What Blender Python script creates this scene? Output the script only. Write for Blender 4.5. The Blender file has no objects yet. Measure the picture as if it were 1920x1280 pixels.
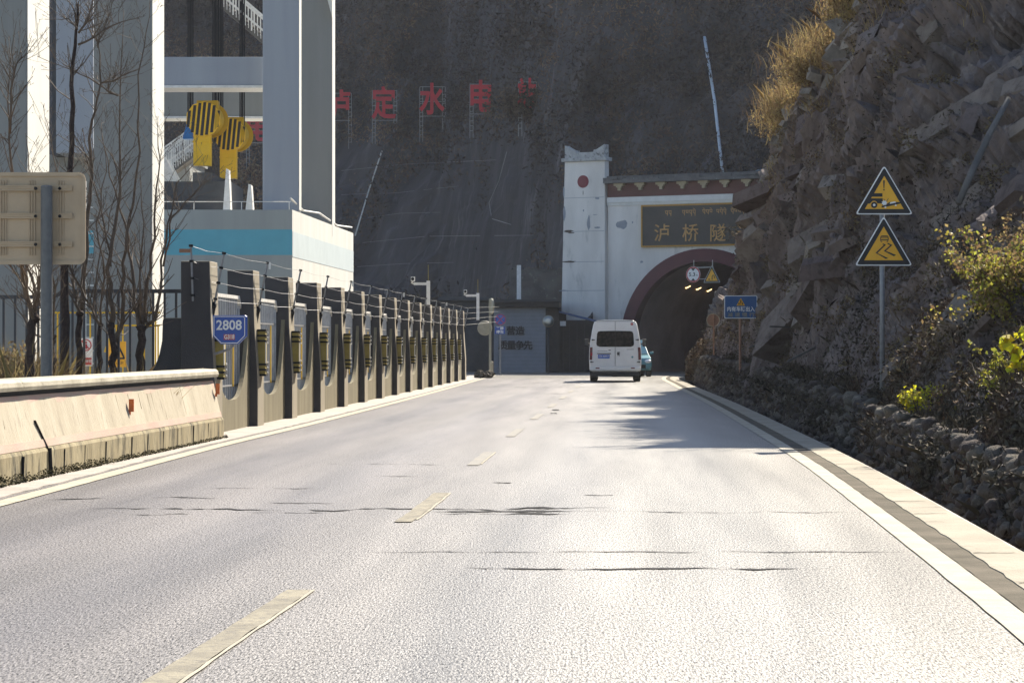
import bpy, math, random
import numpy as np
from mathutils import Vector, Matrix, noise
R = math.radians
random.seed(7); rng = np.random.default_rng(7)
SC = bpy.context.scene; COL = SC.collection

# ---------------------------------------------------------------- camera, sky, sun, exposure
F = 5110.0; H = 1.36; HORIZON = 650.0           # focal length in photo pixels, eye height, horizon row
cam_d = bpy.data.cameras.new('camera'); cam = bpy.data.objects.new('camera', cam_d); COL.objects.link(cam)
cam_d.sensor_width = 36; cam_d.lens = 36 * F / 1920; cam_d.clip_end = 3000; cam_d.clip_start = 0.5
cam.location = (0, 0, H); cam.rotation_euler = (R(90) + math.atan(10 / F), 0, 0)
SC.camera = cam
SUN_EL, SUN_AZ = R(38.5), R(26)                  # azimuth to the right of the view direction
L = Vector((math.sin(SUN_AZ) * math.cos(SUN_EL), math.cos(SUN_AZ) * math.cos(SUN_EL), math.sin(SUN_EL)))
w = bpy.data.worlds.new('World'); SC.world = w; w.use_nodes = True
nt = w.node_tree; bg = nt.nodes['Background']
sky = nt.nodes.new('ShaderNodeTexSky'); sky.sky_type = 'NISHITA'; sky.sun_disc = False
sky.sun_elevation = SUN_EL; sky.sun_rotation = SUN_AZ; sky.altitude = 1300; sky.air_density = 1.0; sky.dust_density = 1.5
nt.links.new(sky.outputs[0], bg.inputs[0]); bg.inputs[1].default_value = 0.09
sd = bpy.data.lights.new('sun', 'SUN'); sd.energy = 5.0; sd.angle = R(0.53); sd.color = (1.0, 0.91, 0.77)
so = bpy.data.objects.new('sun', sd); COL.objects.link(so); so.rotation_euler = L.to_track_quat('Z', 'Y').to_euler()
so.location = (40, 60, 80)
vs = SC.view_settings; vs.view_transform = 'Standard'; vs.look = 'None'; vs.gamma = 1.0; vs.use_curve_mapping = False
vs.exposure = 1.3
SC.cycles.max_bounces = 6

# ---------------------------------------------------------------- helpers
def at(px, py, Y):
    return Vector(((px - 960) * Y / F, Y, H + (HORIZON - py) * Y / F))
def interp(tab, y):
    xs = [t[0] for t in tab]; vs_ = [t[1] for t in tab]
    if y <= xs[0]: i = 0
    elif y >= xs[-1]: i = len(xs) - 2
    else: i = next(k for k in range(len(xs) - 1) if xs[k] <= y <= xs[k + 1])
    def m(k):
        if k <= 0: return (vs_[1] - vs_[0]) / (xs[1] - xs[0])
        if k >= len(xs) - 1: return (vs_[-1] - vs_[-2]) / (xs[-1] - xs[-2])
        return (vs_[k + 1] - vs_[k - 1]) / (xs[k + 1] - xs[k - 1])
    h = xs[i + 1] - xs[i]; t = (y - xs[i]) / h
    if t < 0: return vs_[0] + m(0) * (y - xs[0])
    if t > 1: return vs_[-1] + m(len(xs) - 1) * (y - xs[-1])
    return ((2*t**3 - 3*t**2 + 1) * vs_[i] + (t**3 - 2*t**2 + t) * h * m(i) + (-2*t**3 + 3*t**2) * vs_[i+1] + (t**3 - t**2) * h * m(i+1))
def lerp(tab, y):
    return float(np.interp(y, [t[0] for t in tab], [t[1] for t in tab]))
XR_T = [(0, 1.72), (15.4, 2.6), (19.9, 2.85), (31.6, 3.45), (46.3, 4.05), (66, 4.78), (99, 5.85), (120, 6.7), (132, 8.2), (143, 12.2)]
XL_T = [(0, -5.15), (23.6, -4.43), (37, -4.03), (47.3, -3.57), (69.8, -2.73), (100, -1.75), (131, -.8)]
XC_T = [(0, -1.9), (11, -1.41), (15.3, -1.17), (23, -.74), (33, -.37), (44, .10), (60.4, .83), (107, 2.85), (140, 4.3)]
XR = lambda y: interp(XR_T, y)
XL = lambda y: interp(XL_T, y)
XC = lambda y: interp(XC_T, y)
XF = lambda y: -6.09 + .0372 * y                 # road face of the fence posts

class MB:
    def __init__(s): s.v = []; s.f = []; s.m = []; s.uv = {}
    def add(s, vs, fs, m=0):
        o = len(s.v); s.v += [tuple(p) for p in vs]; s.f += [tuple(i + o for i in f) for f in fs]; s.m += [m] * len(fs); return o
    def box(s, c, d, m=0, rz=0.0, top=(1, 1)):
        x, y, z = d[0] / 2, d[1] / 2, d[2] / 2; vs = []
        for k, (a, b) in ((-1, (1, 1)), (1, top)):
            for i, j in ((-1, -1), (1, -1), (1, 1), (-1, 1)):
                vs.append(Vector((i * x * a, j * y * b, k * z)))
        M = Matrix.Rotation(rz, 3, 'Z'); c = Vector(c)
        s.add([M @ p + c for p in vs], [(0,3,2,1),(4,5,6,7),(0,1,5,4),(1,2,6,5),(2,3,7,6),(3,0,4,7)], m); return s
    def bx(s, x0, x1, y0, y1, z0, z1, m=0):
        return s.box(((x0+x1)/2, (y0+y1)/2, (z0+z1)/2), (abs(x1-x0), abs(y1-y0), abs(z1-z0)), m)
    def prism(s, poly, ext, m=0):
        e = Vector(ext); p = [Vector(q) for q in poly]; n = len(p)
        s.add(p + [q + e for q in p], [tuple(range(n)), tuple(range(2*n-1, n-1, -1))] + [(i, (i+1) % n + 0, (i+1) % n + n, i + n)[::-1] for i in range(n)], m); return s
    def bar(s, a, b, w_, h_=None, m=0, up=(0, 0, 1)):
        a, b = Vector(a), Vector(b); h_ = h_ or w_; d = (b - a).normalized(); u = Vector(up)
        if abs(d.dot(u)) > .98: u = Vector((0, 1, 0))
        r = d.cross(u).normalized(); u = r.cross(d)
        q = [r * i * w_ / 2 + u * j * h_ / 2 for i, j in ((-1, -1), (1, -1), (1, 1), (-1, 1))]
        s.add([a + k for k in q] + [b + k for k in q], [(0,1,2,3),(7,6,5,4),(0,4,5,1),(1,5,6,2),(2,6,7,3),(3,7,4,0)], m); return s
    def tube(s, pts, rad, n=8, m=0, cap=True):
        pts = [Vector(p) for p in pts]; rad = rad if hasattr(rad, '__len__') else [rad] * len(pts)
        vs = []; prev = None
        for i, p in enumerate(pts):
            d = (pts[min(i+1, len(pts)-1)] - pts[max(i-1, 0)])
            d = d.normalized() if d.length > 1e-9 else Vector((0, 0, 1))
            ref = prev if prev is not None else (Vector((1, 0, 0)) if abs(d.x) < .9 else Vector((0, 1, 0)))
            a = (ref - d * ref.dot(d)); a = a.normalized() if a.length > 1e-6 else d.orthogonal().normalized(); prev = a; b = d.cross(a)
            for k in range(n):
                t = 2 * math.pi * k / n; vs.append(p + (a * math.cos(t) + b * math.sin(t)) * rad[i])
        fs = [(i*n+k, i*n+(k+1) % n, (i+1)*n+(k+1) % n, (i+1)*n+k) for i in range(len(pts)-1) for k in range(n)]
        if cap: fs += [tuple(range(n-1, -1, -1)), tuple((len(pts)-1)*n+k for k in range(n))]
        s.add(vs, fs, m); return s
    def cyl(s, a, b, r, n=16, m=0): return s.tube([a, b], r, n, m)
    def ball(s, c, r, n=10, m=0, amp=0.0):
        c = Vector(c); r = Vector(r) if hasattr(r, '__len__') else Vector((r, r, r)); vs = []; k = n // 2 + 1
        for i in range(1, k):
            a = math.pi * i / k
            for j in range(n):
                b = 2 * math.pi * j / n; d = Vector((math.sin(a)*math.cos(b), math.sin(a)*math.sin(b), math.cos(a)))
                q = 1 + (amp * noise.noise(d * 1.7 + c * 3.1) if amp else 0)
                vs.append(c + Vector((d.x*r.x, d.y*r.y, d.z*r.z)) * q)
        fs = [((i*n+j), (i+1)*n+j, (i+1)*n+(j+1) % n, i*n+(j+1) % n) for i in range(k-2) for j in range(n)]
        t = len(vs); vs += [c + Vector((0, 0, r.z)), c - Vector((0, 0, r.z))]
        fs += [(t, j, (j+1) % n) for j in range(n)] + [(t+1, (k-2)*n+(j+1) % n, (k-2)*n+j) for j in range(n)]
        s.add(vs, fs, m); return s
    def ring(s, c, r0, r1, th, n=40, m=0):          # annulus facing -Y
        c = Vector(c); vs = []
        for r in (r0, r1):
            for y in (0, th):
                for k in range(n):
                    a = 2*math.pi*k/n; vs.append(c + Vector((r*math.cos(a), y, r*math.sin(a))))
        fs = []
        for k in range(n):
            l = (k+1) % n
            fs += [(k, l, 2*n+l, 2*n+k), (n+k, 3*n+k, 3*n+l, n+l), (2*n+k, 2*n+l, 3*n+l, 3*n+k), (k, n+k, n+l, l)]
        s.add(vs, fs, m); return s
    def disc(s, c, r, th, n=40, m=0): c = Vector(c); return s.tube([c, c + Vector((0, th, 0))], r, n, m)
    def build(s, name, mats, parent=None, smooth=False, bevel=0.0, local=False):
        me = bpy.data.meshes.new(name); v = s.v
        if parent is not None and not local:
            q = parent.location
            if parent.parent is not None: q = q + parent.parent.location
            v = [(a[0]-q.x, a[1]-q.y, a[2]-q.z) for a in v]
        me.from_pydata([tuple(a) for a in v], [], s.f)
        mats = mats if isinstance(mats, (list, tuple)) else [mats]
        for x in mats: me.materials.append(x)
        if len(mats) > 1: me.polygons.foreach_set('material_index', s.m)
        if smooth: me.polygons.foreach_set('use_smooth', [True] * len(s.f))
        me.update()
        o = bpy.data.objects.new(name, me); COL.objects.link(o); o.parent = parent
        if bevel:
            b = o.modifiers.new('bevel', 'BEVEL'); b.width = bevel; b.segments = 2; b.limit_method = 'ANGLE'
        return o
def tag(o, label=None, cat=None, group=None, kind=None):
    if label: o['label'] = label
    if cat: o['category'] = cat
    if group: o['group'] = group
    if kind: o['kind'] = kind
    return o
def empty(name, loc, label, cat, group=None, rz=0.0):
    o = bpy.data.objects.new(name, None); COL.objects.link(o); o.location = loc; o.rotation_euler = (0, 0, rz)
    o.empty_display_size = .2
    return tag(o, label, cat, group)
def text_obj(body, size, mat, parent, loc, th=.004, width=None, name='lettering', bold=0.0, rot=None, local=False, sx=1.0):
    cu = bpy.data.curves.new('txt', 'FONT'); cu.body = body; cu.size = size; cu.align_x = 'CENTER'; cu.align_y = 'CENTER'
    cu.extrude = th / 2; cu.resolution_u = 3; cu.offset = bold
    t = bpy.data.objects.new('txt', cu); COL.objects.link(t)
    dg = bpy.context.evaluated_depsgraph_get(); me = bpy.data.meshes.new_from_object(t.evaluated_get(dg))
    bpy.data.objects.remove(t)
    me.name = name; me.materials.clear(); me.materials.append(mat)
    xs = [v.co.x for v in me.vertices]
    k = sx
    if width and xs: k = width / (max(xs) - min(xs))
    M = Matrix.Rotation(R(90), 4, 'X') @ Matrix.Diagonal((k, 1, 1, 1)); me.transform(M)
    o = bpy.data.objects.new(name, me); COL.objects.link(o); o.parent = parent
    p = Vector(loc)
    if parent is not None and not local:
        p = p - parent.location
        if parent.parent is not None: p = p - parent.parent.location
    o.location = p
    if rot: o.rotation_euler = rot
    return o

# ---------------------------------------------------------------- materials
def mat(name, c1, c2=None, scale=3.0, rough=.8, spec=.3, bump=0.0, bscale=None, stretch=(1, 1, 1), metal=0.0, contrast=(.35, .65), c3=None, s3=20, t3=(.6, .75), island=0.0, detail=6, trans=0.0, rot=(0, 0, 0)):
    m = bpy.data.materials.new(name); m.use_nodes = True; n = m.node_tree; N = n.nodes; K = n.links
    b = N['Principled BSDF']; b.inputs['Roughness'].default_value = rough; b.inputs['Metallic'].default_value = metal
    b.inputs['Specular IOR Level'].default_value = spec
    b.inputs['Base Color'].default_value = (*c1, 1)
    geo = N.new('ShaderNodeNewGeometry'); mp = N.new('ShaderNodeMapping'); mp.inputs['Scale'].default_value = stretch
    if any(rot): mp.vector_type = 'TEXTURE'; mp.inputs['Rotation'].default_value = rot; mp.inputs['Scale'].default_value = tuple(1 / q for q in stretch)
    K.new(geo.outputs['Position'], mp.inputs[0])
    col = None
    if c2 is not None:
        tx = N.new('ShaderNodeTexNoise'); tx.inputs['Scale'].default_value = scale; tx.inputs['Detail'].default_value = detail; tx.inputs['Roughness'].default_value = .62
        K.new(mp.outputs[0], tx.inputs['Vector'])
        mr = N.new('ShaderNodeMapRange'); mr.inputs[1].default_value, mr.inputs[2].default_value = contrast; K.new(tx.outputs[0], mr.inputs[0])
        mx = N.new('ShaderNodeMix'); mx.data_type = 'RGBA'; mx.inputs[6].default_value = (*c1, 1); mx.inputs[7].default_value = (*c2, 1)
        K.new(mr.outputs[0], mx.inputs[0]); col = mx.outputs[2]
    if c3 is not None:
        t2 = N.new('ShaderNodeTexNoise'); t2.inputs['Scale'].default_value = s3; t2.inputs['Detail'].default_value = 8; t2.inputs['Roughness'].default_value = .7
        K.new(mp.outputs[0], t2.inputs['Vector'])
        mr = N.new('ShaderNodeMapRange'); mr.inputs[1].default_value, mr.inputs[2].default_value = t3; K.new(t2.outputs[0], mr.inputs[0])
        mx = N.new('ShaderNodeMix'); mx.data_type = 'RGBA'; mx.inputs[6].default_value = (*c1, 1)
        if col is not None: K.new(col, mx.inputs[6])
        mx.inputs[7].default_value = (*c3, 1); K.new(mr.outputs[0], mx.inputs[0]); col = mx.outputs[2]
    if island:
        hs = N.new('ShaderNodeHueSaturation'); hs.inputs['Color'].default_value = (*c1, 1)
        if col is not None: K.new(col, hs.inputs['Color'])
        mr = N.new('ShaderNodeMapRange'); mr.inputs[3].default_value = 1 - island; mr.inputs[4].default_value = 1 + island
        K.new(geo.outputs['Random Per Island'], mr.inputs[0]); K.new(mr.outputs[0], hs.inputs['Value'])
        mh = N.new('ShaderNodeMath'); mh.operation = 'MULTIPLY_ADD'; mh.inputs[1].default_value = .05; mh.inputs[2].default_value = .475
        K.new(geo.outputs['Random Per Island'], mh.inputs[0]); K.new(mh.outputs[0], hs.inputs['Hue']); col = hs.outputs[0]
    if col is not None: K.new(col, b.inputs['Base Color'])
    if bump:
        tb = N.new('ShaderNodeTexNoise'); tb.inputs['Scale'].default_value = bscale or scale * 6; tb.inputs['Detail'].default_value = 5
        K.new(mp.outputs[0], tb.inputs['Vector'])
        bp = N.new('ShaderNodeBump'); bp.inputs['Strength'].default_value = min(1, bump); bp.inputs['Distance'].default_value = .02 * max(1, bump)
        K.new(tb.outputs[0], bp.inputs['Height']); K.new(bp.outputs[0], b.inputs['Normal'])
    if trans:
        tr = N.new('ShaderNodeBsdfTranslucent'); ms = N.new('ShaderNodeMixShader'); ms.inputs[0].default_value = trans
        if col is not None: K.new(col, tr.inputs[0])
        else: tr.inputs[0].default_value = (*c1, 1)
        K.new(b.outputs[0], ms.inputs[1]); K.new(tr.outputs[0], ms.inputs[2]); K.new(ms.outputs[0], N['Material Output'].inputs[0])
    return m
def glow(name, c, s):
    m = bpy.data.materials.new(name); m.use_nodes = True; b = m.node_tree.nodes['Principled BSDF']
    b.inputs['Emission Color'].default_value = (*c, 1); b.inputs['Emission Strength'].default_value = s; b.inputs['Base Color'].default_value = (*c, 1); return m
M = {}
M['line'] = mat('road_paint', (.44, .40, .31), (.33, .30, .235), 2.5, .8, .15, .3, 60, c3=(.2, .19, .17), s3=9, t3=(.62, .72))
M['dash'] = mat('worn_paint', (.30, .27, .20), (.19, .172, .135), 3.0, .8, .12, .3, 60, c3=(.13, .12, .11), s3=14, t3=(.5, .68))
M['verge'] = mat('verge_concrete', (.36, .325, .255), (.27, .24, .185), 1.3, .85, .15, .6, 40, (.9, .9, 1), c3=(.12, .105, .085), s3=2.6, t3=(.57, .74), detail=10)
M['gutter'] = mat('gutter_concrete', (.38, .33, .29), (.26, .24, .21), 2.0, .75, .35, .4, 40, c3=(.12, .11, .10), s3=4, t3=(.6, .7))
M['ground'] = mat('soil', (.10, .085, .06), (.06, .05, .04), .8, .95, .1, .8, 9)
M['yard'] = mat('yard_concrete', (.26, .25, .22), (.20, .19, .17), .8, .85, .2, .4, 20)
M['fdash'] = mat('faint_paint', (.19, .17, .13), (.13, .12, .10), 3, .6, .4, .3, 60)
M['edge'] = mat('dusty_edge', (.16, .14, .11), (.10, .09, .07), 2, .95, .05, .5, 60, c3=(.13, .115, .09), s3=7, t3=(.58, .7))
M['crack'] = mat('tar', (.02, .02, .022), rough=.9, spec=.1)
M['barrier'] = mat('barrier_paint', (.46, .405, .305), (.36, .31, .225), 1.8, .8, .25, .5, 40, (1, 1, .16), c3=(.20, .17, .13), s3=9, t3=(.56, .72), detail=9)
M['barpink'] = mat('faded_pink', (.46, .31, .25), (.44, .345, .26), 2.3, .75, .3, .3, 40, c3=(.3, .24, .18), s3=9, t3=(.62, .74))
M['barbase'] = mat('barrier_foot', (.33, .28, .17), (.22, .18, .10), 3, .85, .2, .6, 30, (1, 1, .3), c3=(.04, .036, .024), s3=5, t3=(.50, .66), detail=9)
M['cope'] = mat('coping', (.42, .38, .29), (.28, .25, .18), 2.6, .75, .3, .4, 40, c3=(.12, .10, .07), s3=8, t3=(.6, .7))
M['moss'] = mat('moss', (.07, .065, .03), (.03, .03, .015), 8, .95, .1, 1.5, 30)
M['post'] = mat('fence_render', (.30, .262, .195), (.25, .215, .155), 1.8, .8, .25, .4, 45, (1, 1, .35), c3=(.17, .15, .11), s3=6, t3=(.58, .75))
M['fwall'] = mat('fence_wall_render', (.205, .178, .112), (.15, .13, .082), 2.2, .85, .2, .5, 35, (1.5, 1.5, .22), c3=(.12, .105, .075), s3=6, t3=(.55, .75))
M['dkface'] = mat('dark_post_face', (.058, .055, .055), (.046, .044, .044), 2.5, .7, .25, .3, 60)
M['rail'] = mat('galvanised_bar', (.34, .34, .345), (.26, .26, .265), 9, .45, .5, metal=.3)
M['railw'] = mat('white_rail', (.75, .73, .68), (.6, .58, .53), 8, .5, .4)
M['guard'] = mat('ochre_guard', (.30, .23, .05), (.22, .17, .04), 6, .6, .3)
M['black'] = mat('black_metal', (.018, .018, .02), (.024, .024, .024), 8, .8, .1)
M['dkrail'] = mat('dark_rail', (.028, .03, .036), (.04, .042, .05), 6, .45, .4)
M['wire'] = mat('steel_wire', (.22, .22, .22), rough=.4, metal=.6)
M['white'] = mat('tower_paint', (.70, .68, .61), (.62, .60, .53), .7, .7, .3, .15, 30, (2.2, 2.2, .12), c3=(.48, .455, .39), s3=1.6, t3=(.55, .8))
M['greyf'] = mat('base_shade_grey', (.33, .355, .34), (.29, .31, .30), .7, .7, .3, .15, 30, (2, 2, .15))
M['greyp'] = mat('tower_grey', (.235, .237, .222), (.20, .202, .188), .7, .7, .3, .15, 30, (2, 2, .15))
M['blueg'] = mat('tower_blue_grey', (.31, .335, .365), (.27, .29, .325), .6, .7, .3, .15, 30, (2, 2, .15))
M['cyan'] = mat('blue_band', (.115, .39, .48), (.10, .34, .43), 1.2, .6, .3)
M['pale'] = mat('pale_blue_band', (.55, .61, .60), (.50, .56, .55), 1.2, .65, .3, c3=(.5, .5, .48), s3=4, t3=(.6, .7))
M['dkgrey'] = mat('dark_concrete', (.075, .078, .082), (.055, .058, .062), 1.5, .8, .2, .4, 20)
M['ydark'] = mat('mustard_paint', (.50, .30, .012), (.40, .24, .01), 3, .6, .3)
M['yellow'] = mat('yellow_paint', (.80, .48, .012), (.70, .41, .012), 3, .5, .4, c3=(.3, .17, .02), s3=8, t3=(.62, .75))
M['blue'] = mat('bright_blue', (.02, .18, .50), (.02, .14, .42), 4, .5, .4)
M['steel'] = mat('galvanised_pole', (.27, .27, .27), (.21, .21, .21), 12, .5, .4, metal=.2, c3=(.2, .19, .18), s3=20)
M['whitep'] = mat('white_pole', (.70, .69, .66), (.58, .57, .54), 7, .5, .4)
M['dpole'] = mat('dark_pole', (.13, .13, .125), (.10, .10, .098), 12, .5, .4, c3=(.07, .065, .06), s3=20)
M['beige'] = mat('sign_back', (.48, .36, .235), (.42, .315, .205), 2.2, .7, .3, .1, 30)
M['sblue'] = mat('sign_blue', (.012, .06, .30), (.014, .07, .34), 5, .4, .5)
M['sblue2'] = mat('faded_sign_blue', (.04, .10, .24), (.06, .12, .25), 5, .5, .4)
M['sred'] = mat('sign_red', (.45, .02, .02), (.38, .02, .02), 5, .4, .5)
M['swhite'] = mat('sign_white', (.78, .77, .74), (.7, .69, .66), 9, .45, .4)
M['syel'] = mat('sign_yellow', (.80, .40, .008), (.72, .35, .008), 6, .4, .45)
M['sblk'] = mat('sign_black', (.025, .022, .022), rough=.5)
M['dred'] = mat('faded_disc_red', (.20, .05, .06), (.16, .05, .055), 4, .8, .2)
M['oldw'] = mat('weathered_white', (.40, .41, .41), (.28, .29, .29), 3, .85, .2, .5, 20, c3=(.09, .09, .085), s3=4, t3=(.54, .66))
M['redch'] = mat('faded_red', (.50, .03, .042), (.40, .03, .042), 1.5, .6, .3)
M['orange'] = mat('orange_reflector', (.60, .14, .02), (.5, .11, .02), 9, .4, .5)
M['pwhite'] = mat('portal_white', (.64, .615, .58), (.53, .51, .48), .8, .85, .15, .3, 25, (1, 1, .3), c3=(.40, .39, .37), s3=1.1, t3=(.58, .70), detail=9)
M['pred'] = mat('portal_red', (.125, .058, .052), (.10, .05, .046), 1.2, .8, .2, .3, 25)
M['arch'] = mat('arch_red', (.115, .045, .05), (.09, .038, .044), 1.0, .8, .2, .3, 25)
M['eave'] = mat('eave_concrete', (.13, .13, .13), (.08, .08, .08), 2, .9, .2, .6, 12, c3=(.3, .3, .28), s3=6, t3=(.62, .7))
M['cream'] = mat('cream_bracket', (.40, .35, .25), (.33, .29, .2), 4, .8, .2)
M['pmould'] = mat('white_moulding', (.62, .62, .60), (.55, .55, .53), 3, .7, .2)
M['patch'] = mat('grey_patch', (.26, .28, .31), (.22, .24, .27), 5, .9, .1)
M['dkpatch'] = mat('spall', (.09, .075, .06), (.06, .05, .045), 9, .95, .1)
M['gold'] = mat('gold_paint', (.42, .22, .02), (.34, .17, .02), 6, .5, .4)
M['goldc'] = mat('gold_letter', (.48, .28, .09), (.38, .21, .07), 6, .5, .4)
M['board'] = mat('sign_board', (.045, .042, .038), (.06, .055, .048), 1.4, .6, .3)
M['bore'] = mat('tunnel_lining', (.40, .29, .26), (.28, .21, .19), .6, .85, .2, .4, 10)
M['ghouse'] = mat('grey_tile', (.21, .225, .25), (.18, .195, .215), 2, .7, .3)
M['groof'] = mat('dark_roof', (.035, .036, .04), (.05, .05, .05), 3, .7, .3)
M['oldc'] = mat('lichen_concrete', (.15, .14, .125), (.08, .075, .07), 1.1, .9, .2, .8, 12, c3=(.27, .26, .23), s3=3, t3=(.58, .7))
M['mirror'] = mat('mirror_back', (.30, .28, .21), (.24, .22, .16), 5, .5, .4)
M['mirg'] = mat('mirror_glass', (.42, .42, .38), rough=.35, metal=.6)
M['rust'] = mat('rusty_back', (.30, .17, .11), (.24, .135, .085), 6, .7, .3)
M['van'] = mat('van_paint', (.80, .79, .77), (.74, .73, .71), 2, .32, .5)
M['vglass'] = mat('van_glass', (.008, .007, .006), (.05, .04, .03), 9, .35, .06, contrast=(.45, .7))
M['dmir'] = mat('dark_mirror', (.05, .05, .05), rough=.3, spec=.3)
M['tail'] = mat('tail_light', (.16, .012, .012), (.09, .01, .01), 14, .25, .5)
M['tyre'] = mat('tyre', (.018, .018, .018), rough=.8)
M['dkplastic'] = mat('dark_plastic', (.028, .028, .03), rough=.6)
M['plate'] = mat('plate_blue', (.012, .11, .48), rough=.4)
M['seam'] = mat('seam', (.05, .05, .055), rough=.7)
M['teal'] = mat('teal_car_paint', (.10, .26, .30), (.09, .22, .26), 3, .3, .5)
M['lglass'] = mat('windscreen', (.16, .30, .34), rough=.1, spec=.6)
M['lamp'] = mat('headlamp', (.7, .72, .75), rough=.15, spec=.7)
M['tlamp'] = glow('lit_lamp', (1.0, .70, .30), 1.6)
M['bark'] = mat('bark', (.055, .04, .034), (.03, .024, .022), 14, .9, .15, 1.0, 40)
M['twig'] = mat('twig', (.13, .095, .065), (.075, .055, .04), 10, .75, .25)
M['stone'] = mat('field_stone', (.12, .10, .083), (.068, .057, .047), 4, .95, .15, 1.2, 40, c3=(.22, .19, .155), s3=9, t3=(.56, .72), island=.4)
M['pipe'] = mat('pale_pipe', (.50, .56, .62), (.42, .47, .53), 6, .5, .4)
M['brown'] = mat('wood_stake', (.22, .14, .08), (.15, .10, .06), 9, .85, .2, .5, 30)
M['leafy'] = mat('yellow_leaf', (.62, .52, .02), (.44, .44, .03), 3, .55, .3, island=.35, trans=.5)
M['leafg'] = mat('green_leaf', (.24, .26, .035), (.34, .28, .05), 3, .6, .3, island=.4, trans=.45)
M['golden'] = mat('golden_grass', (.30, .215, .095), (.19, .13, .065), .9, .8, .15, island=.45, trans=.45)
M['dryg'] = mat('dry_grass_blade', (.26, .19, .09), (.16, .12, .06), 1.2, .8, .2, island=.4, trans=.4)
M['shrub'] = mat('dark_shrub_leaf', (.085, .066, .050), (.055, .050, .036), .5, .9, .1, island=.5, c3=(.12, .078, .052), s3=.35, t3=(.5, .62))
M['slab'] = mat('rock_slab', (.115, .092, .080), (.19, .155, .135), 1.3, .95, .1, 2.0, 12, c3=(.07, .056, .05), s3=3.5, t3=(.52, .68), island=.3, detail=9)
M['scrub'] = mat('brown_scrub', (.15, .105, .06), (.085, .07, .042), .6, .9, .1, island=.5, c3=(.21, .14, .08), s3=.5, t3=(.52, .64))
M['hshrub'] = mat('hill_shrub_leaf', (.076, .057, .046), (.040, .034, .030), .16, .9, .1, island=.45, c3=(.20, .13, .085), s3=.075, t3=(.50, .64))

# ---------------------------------------------------------------- fast scatter meshes
def quick(name, verts, faces_n, k, m, parent=None):
    """verts: (n*k,3) array, n faces of k corners each, nothing shared"""
    me = bpy.data.meshes.new(name); n = faces_n
    me.vertices.add(n * k); me.vertices.foreach_set('co', np.asarray(verts, dtype=np.float32).ravel())
    me.loops.add(n * k); me.loops.foreach_set('vertex_index', np.arange(n * k, dtype=np.int32))
    me.polygons.add(n); me.polygons.foreach_set('loop_start', np.arange(0, n * k, k, dtype=np.int32))
    me.polygons.foreach_set('loop_total', np.full(n, k, dtype=np.int32))
    me.materials.append(m); me.update(calc_edges=True); me.validate()
    o = bpy.data.objects.new(name, me); COL.objects.link(o); o.parent = parent; return o
def cards(name, pts, size, m, aspect=.5, parent=None, up=0.0):
    pts = np.asarray(pts); n = len(pts); size = np.broadcast_to(np.asarray(size, float), (n,))
    a = rng.normal(size=(n, 3)); a[:, 2] += up; a /= np.linalg.norm(a, axis=1)[:, None]
    b = rng.normal(size=(n, 3)); b -= a * (a * b).sum(1)[:, None]; b /= np.linalg.norm(b, axis=1)[:, None]
    A = a * size[:, None] * .5; B = b * size[:, None] * .5 * aspect; c = np.cross(a, b) * size[:, None] * .12
    v = np.stack([pts - A, pts + B * 1.0 - A * .1 + c, pts + A, pts - B * 1.0 - A * .1 + c], 1).reshape(-1, 3)
    return quick(name, v, n, 4, m, parent)
def blades(name, pts, h, wd, m, lean=.35, bias=(0, 0), parent=None):
    pts = np.asarray(pts); n = len(pts); h = np.broadcast_to(np.asarray(h, float), (n,))
    d = rng.normal(size=(n, 2)) * lean + np.asarray(bias); an = rng.uniform(0, math.pi, n)
    s = np.stack([np.cos(an), np.sin(an), np.zeros(n)], 1) * wd / 2
    tip = pts + np.stack([d[:, 0] * h, d[:, 1] * h, h], 1); mid = pts + np.stack([d[:, 0] * h * .3, d[:, 1] * h * .3, h * .55], 1)
    v = np.stack([pts - s, pts + s, mid + s * .8, tip, mid - s * .8], 1).reshape(-1, 3)
    return quick(name, v, n, 5, m, parent)

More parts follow.
